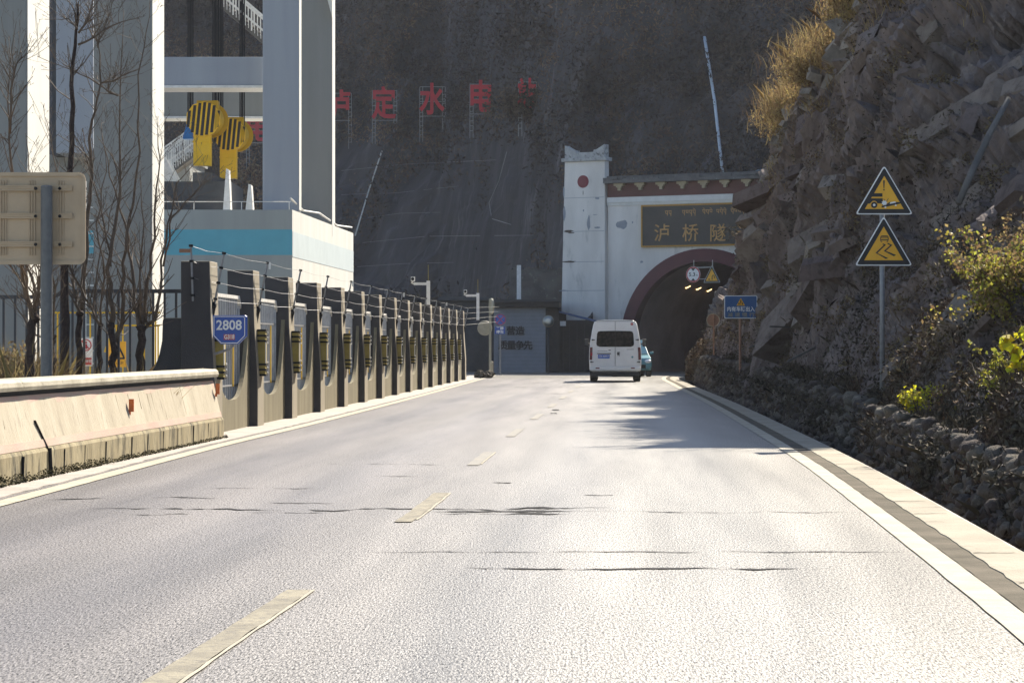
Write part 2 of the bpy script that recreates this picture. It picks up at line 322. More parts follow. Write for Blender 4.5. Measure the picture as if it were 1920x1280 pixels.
# ---------------------------------------------------------------- asphalt
def asphalt():
    m = bpy.data.materials.new('asphalt'); m.use_nodes = True; n = m.node_tree; N = n.nodes; K = n.links; b = N['Principled BSDF']
    geo = N.new('ShaderNodeNewGeometry'); uv = N.new('ShaderNodeUVMap'); uv.uv_map = 'lane'
    def noise_(vec, s, d=4, r=.6):
        t = N.new('ShaderNodeTexNoise'); t.inputs['Scale'].default_value = s; t.inputs['Detail'].default_value = d; t.inputs['Roughness'].default_value = r; K.new(vec, t.inputs['Vector']); return t.outputs[0]
    def rng_(x, a, b_, c, d_):
        t = N.new('ShaderNodeMapRange'); K.new(x, t.inputs[0])
        for i, q in enumerate((a, b_, c, d_)): t.inputs[1 + i].default_value = q
        return t.outputs[0]
    def mth(op, x, y=None, z=None):
        t = N.new('ShaderNodeMath'); t.operation = op
        for i, q in enumerate((x, y, z)):
            if q is None: continue
            if isinstance(q, (int, float)): t.inputs[i].default_value = q
            else: K.new(q, t.inputs[i])
        return t.outputs[0]
    mp = N.new('ShaderNodeMapping'); K.new(geo.outputs['Position'], mp.inputs[0]); mp.inputs['Scale'].default_value = (1.25, .26, 1)
    P = mp.outputs[0]
    sx = N.new('ShaderNodeSeparateXYZ'); K.new(uv.outputs[0], sx.inputs[0]); lat = sx.outputs[0]
    # wheel tracks: 0.75 m either side of each lane centre (lane coordinate is +-0.5 at the lane edges)
    fr = mth('ABSOLUTE', mth('SUBTRACT', mth('ABSOLUTE', mth('SUBTRACT', mth('FRACT', lat), .5)), .2))
    track = rng_(fr, .03, .17, 1, 0)
    mp2 = N.new('ShaderNodeMapping'); K.new(uv.outputs[0], mp2.inputs[0]); mp2.inputs['Scale'].default_value = (3.2, .5, 1)
    streak = noise_(mp2.outputs[0], 1.6, 5); big = noise_(P, .35, 4)
    gr = noise_(P, 62, 4, .78); vor = N.new('ShaderNodeTexVoronoi'); vor.inputs['Scale'].default_value = 80; K.new(P, vor.inputs['Vector'])
    left = rng_(lat, .55, -.2, 0, 1)             # oncoming lane coloured darker and a little purple where the glare falls off
    mx = N.new('ShaderNodeMix'); mx.data_type = 'RGBA'; mx.inputs[6].default_value = (.112, .102, .083, 1); mx.inputs[7].default_value = (.070, .060, .057, 1); K.new(left, mx.inputs[0])
    val = mth('MULTIPLY', mth('MULTIPLY', rng_(gr, .36, .64, .08, 2.0), rng_(streak, .3, .7, .68, 1.3)), rng_(big, .3, .7, .8, 1.22))
    hs = N.new('ShaderNodeHueSaturation'); K.new(mx.outputs[2], hs.inputs['Color']); K.new(val, hs.inputs['Value']); K.new(hs.outputs[0], b.inputs['Base Color'])
    ro = mth('ADD', rng_(track, 0, 1, .50, .43), mth('ADD', rng_(streak, .3, .7, -.03, .03), mth('MULTIPLY', left, .08)))
    K.new(ro, b.inputs['Roughness']); b.inputs['Specular IOR Level'].default_value = .6
    K.new(mth('MULTIPLY', mth('MULTIPLY', mth('MULTIPLY', rng_(lat, .5, .98, .70, .24), rng_(lat, -.9, .25, .62, 1.0)), rng_(streak, .3, .7, .72, 1.28)), rng_(gr, .38, .62, .08, 1.95)), b.inputs['Specular IOR Level'])
    hgt = mth('ADD', mth('MULTIPLY', gr, 1.3), mth('MULTIPLY', vor.outputs['Distance'], .9))
    bp = N.new('ShaderNodeBump'); bp.inputs['Strength'].default_value = .45; bp.inputs['Distance'].default_value = .005; K.new(hgt, bp.inputs['Height']); K.new(bp.outputs[0], b.inputs['Normal'])
    return m
M['asphalt'] = asphalt()

def strip(name, m, xa, xb, y0, y1, z, step=1.0, thick=0.0, kind='structure', n=1, uv=False, jag=0.0, za=None, zb=None):
    ys = np.arange(y0, y1 + 1e-6, step); mb = MB(); uvs = []
    vs = []
    for y in ys:
        for k in range(n + 1):
            t = k / n; a, b = xa(y), xb(y)
            ja = jag * noise.noise((y * 2.3, a, 0)) if k == 0 else (jag * noise.noise((y * 2.1, b, 5)) if k == n else 0)
            zz = z if za is None else za + (zb - za) * t
            vs.append((a + (b - a) * t + ja, y, zz)); uvs.append(((vs[-1][0] - XC(y)) / 3.72, y * .1))
    c = n + 1
    fs = [(i*c+k, i*c+k+1, (i+1)*c+k+1, (i+1)*c+k) for i in range(len(ys)-1) for k in range(n)]
    mb.add(vs, fs)
    if thick:
        lo = [(v[0], v[1], v[2] - thick) for v in vs]; o = mb.add(lo, [])
        for i in range(len(ys)-1):
            mb.f += [(i*c, (i+1)*c, o+(i+1)*c, o+i*c), (i*c+n, o+i*c+n, o+(i+1)*c+n, (i+1)*c+n)]; mb.m += [0, 0]
        mb.f += [tuple(range(0, c)) + tuple(o + k for k in range(c-1, -1, -1))]; mb.m += [0]
        uvs += uvs
    o_ = mb.build(name, m)
    if uv:
        L_ = o_.data.uv_layers.new(name='lane'); idx = np.empty(len(o_.data.loops), dtype=np.int32); o_.data.loops.foreach_get('vertex_index', idx)
        L_.data.foreach_set('uv', np.array(uvs, dtype=np.float32)[idx].ravel())
    if kind: o_['kind'] = kind
    return o_

g = MB(); g.add([(-290, -45, -.62), (290, -45, -.62), (290, 390, -.62), (-290, 390, -.62)], [(0, 1, 2, 3)])
g.build('ground', M['ground'])['kind'] = 'structure'
VE = .63                                          # outer edge of the concrete verge, from the right line
strip('road', M['asphalt'], lambda y: XL(y) - .3, lambda y: XR(y) + .27, 4, 118, 0, 1.0, thick=.6, n=14, uv=True)
ap = MB(); ap.add([(-2.2, 118, 0), (7.1, 118, 0), (8.6, 128, 0), (10.5, 138, 0), (16.5, 142, 0), (40, 182, 0), (28, 190, 0), (6.2, 149.5, 0), (-4, 149.5, 0), (-4, 132, 0)], [tuple(range(10))])
apo = ap.build('road', M['asphalt']); apo['kind'] = 'structure'
Lq = apo.data.uv_layers.new(name='lane'); [setattr(Lq.data[i], 'uv', (.9, .5)) for i in range(len(Lq.data))]
strip('verge', M['gutter'], lambda y: XR(y) + .29, lambda y: XR(y) + VE + .02, 4, 122, -.004, 1, thick=.58)
strip('kerb', M['verge'], lambda y: XR(y) + .27, lambda y: XR(y) + VE - .02, 4, 124, .012, .25, thick=.5, jag=.02, n=3)
strip('road_edge', M['edge'], lambda y: XR(y) + .10, lambda y: XR(y) + .275, 4, 126, .0055, .4, jag=.012)
kj = MB(); random.seed(3); y = 9.0
while y < 60:
    x0, x1 = XR(y) + .28, XR(y) + VE - .03; n = 7; P_ = [(x0 + (x1 - x0) * i / n, y + random.gauss(0, .02)) for i in range(n + 1)]; k = random.choice((n, n, n - 3)); w_ = random.uniform(.006, .022)
    kj.add([(a, b - w_ * (1 - .6 * i / n), .0168) for i, (a, b) in enumerate(P_[:k])] + [(a, b + w_ * (1 - .6 * i / n), .0168) for i, (a, b) in enumerate(P_[:k])], [(i, i + 1, k + i + 1, k + i) for i in range(k - 1)]); y += random.uniform(.7, 3.2)
kj.build('kerb_joint', M['edge'])['kind'] = 'structure'
strip('gutter_strip', M['gutter'], lambda y: XL(y) - 1.1, lambda y: XL(y) - .19, 4, 128, .012, .5, thick=.3, jag=.05)
strip('road_line', M['line'], lambda y: XL(y) - .10, lambda y: XL(y) + .10, 4, 130, .008, .5, jag=.008)
strip('road_line', M['line'], lambda y: XR(y) - .09, lambda y: XR(y) + .09, 4, 133, .008, .5, jag=.008)
for a, b in ((7.2, 15.25), (21.1, 25.3), (31.2, 35.1), (41.2, 45), (51, 55), (61, 65), (71, 75), (81, 85), (91, 95), (101, 105)):
    strip('road_dash', M['dash'] if a < 30 else M['fdash'], lambda y: XC(y) - .078, lambda y: XC(y) + .06, a, b, .008, .1, jag=.012)
    if a < 40: strip('road_dash', M['line'], lambda y: XC(y) + .062, lambda y: XC(y) + .082, a + .3, b, .008, .1, jag=.008)
yd = MB(); yd.add([(-120, 4, -.01), (-4.6, 4, -.01), (-3.9, 45, -.01), (-1.2, 130, -.01), (-3, 132, -.01), (-3, 152, -.01), (-3, 260, -.01), (-120, 260, -.01)], [tuple(range(8))])
yd.build('yard', M['yard'])['kind'] = 'structure'
# cracks and tar seams in the asphalt
def crack(x0, x1, y, wd, seed, gap=.25, wander=.35):
    rr = random.Random(seed); mb = MB(); n = max(8, int((x1 - x0) / .045)); top = []; bot = []; fs = []
    for i in range(n + 1):
        t = i / n; xx = x0 + (x1 - x0) * t
        yy = y + wander * noise.noise((xx * .8, seed, 0)) + wander * .45 * noise.noise((xx * 3.1, seed, 4)) + wander * .22 * noise.noise((xx * 9, seed, 8))
        a = noise.noise((xx * 1.9, seed, 20)) + .6 * noise.noise((xx * 6.5, seed, 30)) + .38 - gap; w_ = wd * max(.0, min(1.3, a * 1.6)) * min(1, 8 * t, 8 * (1 - t)) * rr.uniform(.6, 1.2)
        top.append((xx, yy + w_, .0045)); bot.append((xx, yy - w_, .0045))
    fs = [(i, n + 1 + i, n + 2 + i, i + 1) for i in range(n) if top[i][1] - bot[i][1] + top[i+1][1] - bot[i+1][1] > .002]
    mb.add(top + bot, fs); mb.build('road_crack', M['crack'])['kind'] = 'structure'
crack(-3.6, .9, 22.8, .085, 1, .1, .5); crack(-2.7, -1.2, 23.6, .06, 2, .3); crack(-3.2, -.9, 22.2, .05, 6, .35); crack(-.66, .5, 22.5, .10, 3, -.05, .4); crack(-.6, .45, 22.15, .09, 4, .0, .4); crack(-.55, .4, 22.9, .07, 17, .1, .4)
crack(.3, 3.0, 22.4, .03, 5, .1); crack(-1.0, 2.7, 18.05, .020, 7, -.3, .15); crack(-.3, 2.0, 16.7, .042, 8, -.2, .25); crack(-.2, .0, 27.2, .09, 9, -.3); crack(.65, .95, 25.0, .06, 14, 0)
crack(-2.9, -1.9, 26.2, .05, 10, .1); crack(.85, 1.02, 58.5, .5, 11, -.4); crack(.78, .92, 55.5, .6, 12, -.4); crack(-1.4, -.9, 28.6, .05, 13, .1)
crack(-1.9, 4.2, 79, .10, 15, .15, .6); crack(-1.4, 4.6, 92, .12, 16, .15, .8); crack(-4.2, -2.6, 24.4, .05, 18, .2); crack(-2.2, -.8, 31.5, .06, 19, .2)

# ---------------------------------------------------------------- mountain
def hillmat():
    m = mat('hill_rock', (.045, .042, .044), (.075, .070, .072), .55, .95, .1, 3.0, 1.6, (1, 1, .2), c3=(.15, .145, .148), s3=.9, t3=(.55, .74), detail=10, rot=(0, R(22), 0))
    return m
M['hill'] = hillmat()
Y0_T = [(-90, 222), (-40, 210), (-20, 202), (-5, 187), (0, 166), (3.9, 146.8), (14, 140.7), (22, 140), (80, 153)]
SLOPE = R(52)
def hill_pt(x, s, low=True):
    zb = -1.0
    y0 = float(np.interp(x, [t[0] for t in Y0_T], [t[1] for t in Y0_T]))
    if s <= 46:
        y, z = y0 + s * math.cos(SLOPE), zb + s * math.sin(SLOPE)
    else:
        y, z = y0 + 46 * math.cos(SLOPE) + (s - 46) * 1.2, zb + 46 * math.sin(SLOPE) + (s - 46) * .25
    q = Vector((x, y, z)); a = min(1, max(0, (s - .5) / 4))
    d = 2.2 * noise.noise(q * .07) + .5 * noise.noise(q * 1.1) + 1.1 * noise.noise(q * .21 + Vector((9, 0, 0))) + .5 * noise.noise(Vector((q.x * .9, q.y * .5, q.z * .25)))
    rid = abs(noise.noise(Vector((q.x * .35 + q.z * .12, q.y * .1, q.z * .09)))); d += 1.2 * (.5 - rid)
    q += Vector((0, -.79, .61)) * d * a
    return q
hx = [x for x in np.arange(-78, 70.1, .8)]; hx = sorted(set([round(x, 2) for x in hx])); hs = list(np.arange(0, 46, .6)) + list(np.arange(46, 110, 6))
hv = [hill_pt(x, s) for x in hx for s in hs]; ns = len(hs)
hb = MB(); hb.add(hv, [(i*ns+j, (i+1)*ns+j, (i+1)*ns+j+1, i*ns+j+1) for i in range(len(hx)-1) for j in range(ns-1) if not (hx[i] > 3.6 and hv[i*ns+j+1].z < 7.6)])
hb.build('hill', M['hill'])['kind'] = 'structure'
def hill_hit(px, py):                             # where a line of sight meets the slope (to stand signs, pipes and nets on it)
    best = None
    for i in range(1400):
        Y = 150 + i * .07; p = at(px, py, Y); lo, hi = 0.0, 46.0
        x = p.x; y0 = float(np.interp(x, [t[0] for t in Y0_T], [t[1] for t in Y0_T])); zb = -1.0
        s = (p.z - zb) / math.sin(SLOPE)
        if s < 0: continue
        if hill_pt(x, s).y <= Y: return p
    return at(px, py, 200)
pts = []; szs = []; clump = None
while len(pts) < 95000:
    if len(pts) % 90 == 0 or not clump: clump = (random.uniform(-50, 45), random.uniform(0, 48), random.uniform(.4, 1.3))
    isc = random.random() < .5
    x, s = (clump[0] + random.gauss(0, clump[2]), clump[1] + random.gauss(0, clump[2] * .8)) if isc else (random.uniform(-50, 45), random.uniform(0, 48))
    if isc and random.random() < .02: clump = None
    if s < 0 or s > 48: clump = None; continue
    q = hill_pt(x, s); px = 960 + F * q.x / q.y; py = HORIZON - F * (q.z - H) / q.y
    if px < 290 or px > 1640 or py < -40 or py > 600 or (q.x > 2.2 and q.z < 9.6): continue
    rock = 600 < px < 1000 and 275 < py < 570
    nn = noise.noise(q * .16) + .5 * noise.noise(q * .5)
    if rock and (nn < .30 or random.random() < .5): continue
    if nn < -.55: continue
    k = random.random()
    pts.append(q + Vector((random.gauss(0, .25), random.gauss(0, .25) - .2, abs(random.gauss(0, .35)) * (1.6 if nn > .2 else .7) + (.5 * random.random() if isc else 0)))); szs.append(random.uniform(.12, .36) * (1.3 if nn > .2 else 1))
o = cards('hillside_shrubs', pts, szs, M['hshrub'], .35, up=.5); o['kind'] = 'stuff'

# ---------------------------------------------------------------- right-hand rock face
RZ_T = [(12, 1.4), (30, 2.6), (36, 3.6), (41, 4.6), (45.8, 7.8), (50.4, 12), (57, 11), (64, 10.1), (71, 9.4), (78, 8.8), (85, 8.0), (92, 6.7), (100, 5.2), (110, 4.3), (120, 4.3), (128, 6.5), (135, 9.2), (146, 12)]
RX_T = [(12, 5.4), (30, 7), (40, 8.2), (50, 8.7), (85, 8.75), (92, 9.4), (100, 10.0), (110, 10.6), (120, 10.9), (130, 11.6), (138, 12.6), (146, 14)]
def foot(y): return min(XR(y) + VE, lerp(RX_T, y) - 1.9)
def wall_h(y): return lerp([(12, .02), (24, .08), (40, .22), (60, .36), (75, .5), (95, .55), (120, .5)], y)
def cliff_pt(y, v):
    fx, rx, rz, wh = foot(y), lerp(RX_T, y), lerp(RZ_T, y), wall_h(y)
    P = [(fx + .46, wh - .25), (fx + .95, wh + .52), (rx, rz), (rx + 5, rz + 1.0), (rx + 30, rz + 3)]
    k = min(3, int(v)); t = v - k
    if k == 1:                                    # bulging face: steep foot, leaning out near the rim
        e = t ** .85; x = P[1][0] + (P[2][0] - P[1][0]) * (t ** 1.35); z = P[1][1] + (P[2][1] - P[1][1]) * e
    else: x = P[k][0] + (P[k+1][0] - P[k][0]) * t; z = P[k][1] + (P[k+1][1] - P[k][1]) * t
    q = Vector((x, y, z)); big = min(1.0, (rz - wh) / 6)
    amp = {0: .10, 1: .10 + min(1, t * 3) * .5 * big, 2: .5, 3: .6}[k]
    # beds dip steeply: stretch the pattern along a line leaning right and up
    al = Vector((.11, -.88, .46)).normalized(); wq = .46 * q.y + .89 * q.z + .35 * q.x + .5 * noise.noise(q * .22) + .18 * noise.noise(q * .9)
    sw_ = (wq / 1.35) % 1.0; sb = noise.cell(Vector((math.floor(wq / 1.35) * 3.7, q.y * .11, 0))); u = q - al * q.dot(al) * .72
    c = noise.voronoi(u * .62, distance_metric='DISTANCE', exponent=2.5)
    c2 = noise.voronoi(u * 1.7 + Vector((3, 7, 1)), distance_metric='DISTANCE', exponent=2.5)
    d = (sw_ - .5) * (.5 + 1.0 * sb) + (noise.cell(c[1][0] * 7.3) - .5) * .7 + (noise.cell(c2[1][0] * 5.1) - .5) * .42 + (c[0][1] - c[0][0] - .3) * .25
    d += .9 * noise.noise(q * .33) + .5 * noise.noise(u * 1.6) + .30 * noise.noise(u * 3.6) + .16 * noise.noise(q * 7)
    return q + Vector((-.82, -.42, .38)) * d * amp
cy = list(np.arange(5, 30, .25)) + list(np.arange(30, 100, .2)) + list(np.arange(100, 148, .5))
cv = list(np.linspace(0, 1, 12)) + list(np.linspace(1, 2, 95))[1:] + list(np.linspace(2, 3, 14))[1:] + list(np.linspace(3, 4, 8))[1:]
vs_ = [cliff_pt(y, v) for y in cy for v in cv]; nv = len(cv)
M['cliff'] = mat('cliff_rock', (.098, .078, .070), (.175, .142, .128), 1.6, .95, .1, 3.0, 7, (1.6, .3, 1.4), c3=(.27, .235, .205), s3=2.2, t3=(.57, .76), detail=11, rot=(R(-27.5), 0, 0))
cb = MB(); cb.add(vs_, [(i*nv+j, i*nv+j+1, (i+1)*nv+j+1, (i+1)*nv+j) for i in range(len(cy)-1) for j in range(nv-1)])
cb.build('cliff', M['cliff'])['kind'] = 'structure'
# ditch between the concrete verge and the stone wall
strip('ditch', M['ground'], lambda y: foot(y) + .0, lambda y: foot(y) + .5, 4, 122, -.45, 1)
# dry stone wall
sw = MB(); y = 6.0
while y < 104:
    hgt = wall_h(y) + .30; step = .155 + .0022 * y; z = -.42; row = 0
    while z < hgt:
        r = random.uniform(.55, 1.25) * (.082 + .0008 * y)
        c = (foot(y) + .40 + random.uniform(-.05, .06) + row * .03, y + random.uniform(-.1, .1) + (row % 2) * step / 2, z + r * .6)
        sw.ball(c, (r * random.uniform(.8, 1.1), r * random.uniform(1.0, 1.5), r * random.uniform(.55, .8)), 9, 0, .45)
        z += r * 1.15; row += 1
    y += step
tag(sw.build('stone_wall', M['stone'], smooth=True), 'low dry stone wall of rounded stones along the right roadside ditch', 'wall')
# brush on the bank and the face
def on_cliff(n, ya, yb, va, vb, thr=-1, sd=0.15, fs=.5):
    out = []
    while len(out) < n:
        y = random.uniform(ya, yb); v = random.uniform(va, vb); q = cliff_pt(y, v)
        if noise.noise(q * fs + Vector((5, 5, 5))) < thr: continue
        out.append(q + Vector((random.gauss(-.05, sd), random.gauss(-.05, sd), abs(random.gauss(0, sd)))))
    return out
p_ = on_cliff(42000, 17, 46, .0, 1.7, -.2, .07, .8) + on_cliff(26000, 44, 115, .0, 1.4, -.2, .12) + on_cliff(16000, 46, 120, 1.2, 1.95, .05, .16, .3)
o = cards('bank_shrubs', p_, rng.uniform(.03, .11, len(p_)), M['shrub'], .4); o['kind'] = 'stuff'
p_ = on_cliff(13000, 18, 60, .0, 1.5, -.2, .06, .9)
o = blades('bank_grass', p_, rng.uniform(.06, .24, len(p_)), .008, M['shrub'], .7); o['kind'] = 'stuff'
p_ = []; hb_ = []
while len(p_) < 105000:                            # bushy clumps on the rim
    y = random.uniform(52, 87); v = 1.91 + abs(random.gauss(0, .22)); c = cliff_pt(y, v) + Vector((-.28, -.1, .12)); r = random.uniform(.32, .85)
    for _ in range(int(700 * r)):
        d = Vector((random.gauss(0, 1), random.gauss(0, 1), random.gauss(0, 1))); d = d.normalized() * random.random() ** .4
        p_.append(c + Vector((d.x * r * .9, d.y * r * 1.3, abs(d.z) * r * 1.15 - .1)))
    for _ in range(int(120 * r)): hb_.append((c.x + random.gauss(0, r * .5), c.y + random.gauss(0, r * .6), c.z + random.uniform(0, r * .7)))
o = cards('ridge_leaves', p_, rng.uniform(.03, .10, len(p_)), M['golden'], .55); o['kind'] = 'stuff'
o = blades('ridge_grass', hb_, rng.uniform(.2, .65, len(hb_)), .014, M['golden'], .5, (-.15, -.05)); o['kind'] = 'stuff'
q_ = on_cliff(3200, 46, 80, 1.55, 1.95, .05, .12, .5)
o = blades('face_grass', q_, rng.uniform(.12, .4, len(q_)), .013, M['golden'], .5, (-.2, -.1)); o['kind'] = 'stuff'
q_ = [Vector((foot(y) + random.uniform(.3, .75), y, wall_h(y) + .12 + abs(random.gauss(0, .10)))) for y in [random.uniform(17, 100) for _ in range(9000)] if noise.noise((y * .6, 7, 0)) > -.12]
o = cards('wall_top_litter', q_, rng.uniform(.03, .09, len(q_)), M['shrub'], .45); o['kind'] = 'stuff'
bq = []; random.seed(88)
for i in range(300):                              # low scrub rooted on the ledges of the face
    y = random.uniform(26, 118) if i < 230 else random.uniform(14, 44); v = random.uniform(1.0, 1.8) if i < 230 else random.uniform(1.5, 2.9); c = cliff_pt(y, v); r = random.uniform(.12, .42)
    for _ in range(int(420 * r)):
        d = Vector((random.gauss(0, 1), random.gauss(0, 1), random.gauss(0, 1))).normalized() * random.random() ** .4; bq.append(c + Vector((d.x * r - .05, d.y * r * 1.4, d.z * r * .8 + r * .3)))
o = cards('face_scrub', bq, rng.uniform(.03, .10, len(bq)), M['scrub'], .45); o['kind'] = 'stuff'
# angular slabs split from the face along its dipping beds
sl = MB(); random.seed(99); al_ = Vector((.11, -.88, .46)).normalized()
for i in range(420):
    y = random.uniform(30, 116); v = random.uniform(1.08, 1.93); q = cliff_pt(y, v)
    if noise.noise(q * .3 + Vector((2, 0, 9))) < -.12: continue
    k = (1.0 if random.random() < .75 or y > 84 else 1.9) * (.7 if y > 92 else 1) * min(1, .45 + (lerp(RZ_T, y) - 2) / 8)
    nrm = Vector((-.85 + random.gauss(0, .15), -.30 + random.gauss(0, .22), .38 + random.gauss(0, .2))).normalized()
    a_ = (al_ + Vector((random.gauss(0, .12), random.gauss(0, .14), random.gauss(0, .16)))); a_ = (a_ - nrm * a_.dot(nrm)).normalized(); b_ = nrm.cross(a_)
    o_ = len(sl.v); sl.box((0, 0, 0), (random.uniform(.5, 1.7) * k, random.uniform(.18, .6) * k, random.uniform(.15, .42) * k), 0, 0, (random.uniform(.55, .95), random.uniform(.4, .9)))
    for n_ in range(o_, len(sl.v)): p = Vector(sl.v[n_]) * random.uniform(.82, 1.18); sl.v[n_] = tuple(q + a_ * p.x + b_ * p.y + nrm * (p.z - .03 * k))
sl.build('rock_slab', M['slab'])['kind'] = 'structure'
# pale broken ledge blocks below the rim
lb = MB(); random.seed(77)
for i in range(90):
    y = random.uniform(52, 90); q = cliff_pt(y, random.uniform(1.80, 1.97)) + Vector((-.16, -.10, 0)); o_ = len(lb.v)
    w_ = random.uniform(.22, .6); lb.box((0, 0, 0), (w_, w_ * random.uniform(.8, 1.9), w_ * random.uniform(.4, .9)), 0, 0, (random.uniform(.6, .95), random.uniform(.7, 1)))
    Rm = Matrix.Rotation(random.gauss(0, .35), 3, 'X') @ Matrix.Rotation(random.gauss(.35, .25), 3, 'Y') @ Matrix.Rotation(random.gauss(0, .4), 3, 'Z')
    for k in range(o_, len(lb.v)): lb.v[k] = tuple(Rm @ (Vector(lb.v[k]) * random.uniform(.85, 1.15)) + q)
M['ledge'] = mat('ledge_stone', (.27, .235, .195), (.17, .15, .125), 2.5, .95, .1, 1.5, 14, c3=(.08, .07, .06), s3=5, t3=(.56, .7))
lb.build('cliff_ledge', M['ledge'])['kind'] = 'structure'

# ---------------------------------------------------------------- roadside barrier on the left
def bar_x(y): return np.interp(y, [14, 26.2, 40.4], [-5.42, -4.92, -4.27])
prof = [(0, 0), (0, .30), (-.03, .33), (-.17, .90), (-.17, .93), (-.26, .93), (-.26, .0)]
br = empty('concrete_barrier', (bar_x(30), 30, 0), 'weathered cream concrete road barrier with rounded coping at the left edge of the road', 'barrier')
def sweep(prof_, ya, yb, n, taper=True):
    mb = MB(); ys = np.linspace(ya, yb, n); c = len(prof_); vs = []
    for y in ys:
        for a, z in prof_: vs.append((bar_x(y) + a + .012 * noise.noise((y * 1.3, z * 3, 0)), y, z))
    fs = [(i*c+k, i*c+(k+1) % c, (i+1)*c+(k+1) % c, (i+1)*c+k) for i in range(n-1) for k in range(c)]
    fs += [tuple(range(c-1, -1, -1)), tuple((n-1)*c+k for k in range(c))]; mb.add(vs, fs); return mb
cj = sweep([(0.0, -.1), (.0, .28), (-.02, .32), (-.30, .32), (-.30, -.1)], 14, 40.4, 100)
for y, k in ((29.1, .022), (31.4, .014), (33.0, .02), (35.2, .012), (37.6, .016), (27.1, .05), (30.2, .008), (34.1, .008), (36.3, .01), (38.9, .008)): cj.bar((bar_x(y) - .0, y, .02), (bar_x(y) + .005, y + .02, .27), k, .012, 1)
cj.bar((bar_x(28.4) + .006, 28.4, .02), (bar_x(28.35) + .003, 28.35, .31), .06, .012, 1); cj.build('base', [M['barbase'], M['crack']], br)
hj = sweep([(-.022, .323), (-.155, .86), (-.30, .86), (-.30, .323)], 14, 40.35, 100); random.seed(12); y = 20.0
hj.bar((bar_x(28.35) - .012, 28.35, .31), (bar_x(28.2) - .085, 28.05, .60), .026, .012, 1)
while y < 40:
    s_ = random.uniform(.15, 1); z0_ = random.uniform(.335, .6); z1 = min(.85, z0_ + .5 * s_); f_ = lambda z: -.024 - .133 * (z - .323) / .537
    hj.bar((bar_x(y) + f_(z0_), y, z0_), (bar_x(y) + f_(z1), y + .01, z1), .006 * random.uniform(.4, 1.4), .005, 2); y += random.uniform(.12, .8)
hj.build('sloped_face', [M['barrier'], M['crack'], M['barbase']], br)
sweep([(-.017, .325), (-.035, .405), (-.20, .405), (-.20, .325)], 14, 40.34, 100).build('faded_stripe', M['barpink'], br)
sweep([(-.134, .765), (-.152, .862), (-.28, .862), (-.28, .765)], 14, 40.34, 100).build('faded_stripe', M['barpink'], br)
sweep([(-.19, .862), (-.19, .915), (-.30, .915), (-.30, .862)], 14, 40.3, 60).build('shadow_recess', M['dkgrey'], br)  # groove coloured dark to carry the shadow beneath the coping
sweep([(-.09, .915), (-.075, .955), (-.085, 1.0), (-.12, 1.03), (-.30, 1.04), (-.33, .99), (-.33, .915)], 14, 40.45, 120).build('coping', M['cope'], br)
for y, zz, lab in ((33.3, .645, 'small orange reflector plate on the sloped face of the concrete barrier'), (40.15, .74, 'orange reflector plate at the far end of the concrete barrier')):
    x = bar_x(y) - .10; mb = MB(); mb.box((x + .045, y, zz), (.06, .03, .155)); mb.box((x + .02, y + .02, zz - .09), (.03, .02, .05)); mb.box((x + .045, y - .017, zz), (.048, .004, .14))
    tag(mb.build('barrier_reflector', M['orange']), lab, 'reflector')
mo = []
for i in range(9000):
    y = random.uniform(24, 40.6); 
    hm_ = .045 + .09 * max(0, (36 - y) / 12) * (.6 + noise.noise((y * 1.4, 1, 0)) + .6 * noise.noise((y * 6, 2, 0)))
    if random.random() > hm_ * 9: continue
    mo.append((bar_x(y) + random.uniform(-.0, .05) , y, random.random() ** 2.2 * hm_ * 1.2))
o = cards('moss', mo, rng.uniform(.012, .035, len(mo)), M['moss'], .6); o['kind'] = 'stuff'

# ---------------------------------------------------------------- stone-and-steel perimeter fence
NB = 13; Y1 = 46.3; STEP = 4.98; ZT = 2.66
fe = empty('perimeter_fence', (XF(70), 70, 0), 'long roadside fence of concrete posts, scalloped low walls and steel bars', 'fence')
def fpost(y, ztop, wid=.46, dep=.8):
    x = XF(y); mb = MB()
    P = [(x - wid, -.3), (x + .05, -.3), (x + .05, .85), (x - .01, 1.75), (x - .03, ztop), (x - wid - .01, ztop)]
    mb.prism([(a, y, z) for a, z in P], (.0372 * dep, dep, 0)); 
    p = mb.build('post', M['post'], fe, bevel=.012)
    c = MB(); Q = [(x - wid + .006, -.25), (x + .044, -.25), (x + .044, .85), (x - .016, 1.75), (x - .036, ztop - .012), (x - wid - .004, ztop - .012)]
    c.prism([(a, y - .015, z) for a, z in Q], (0, .013, 0)); c.build('dark_front', M['dkface'], p); return p  # thin darker sheet over the camera-facing side only
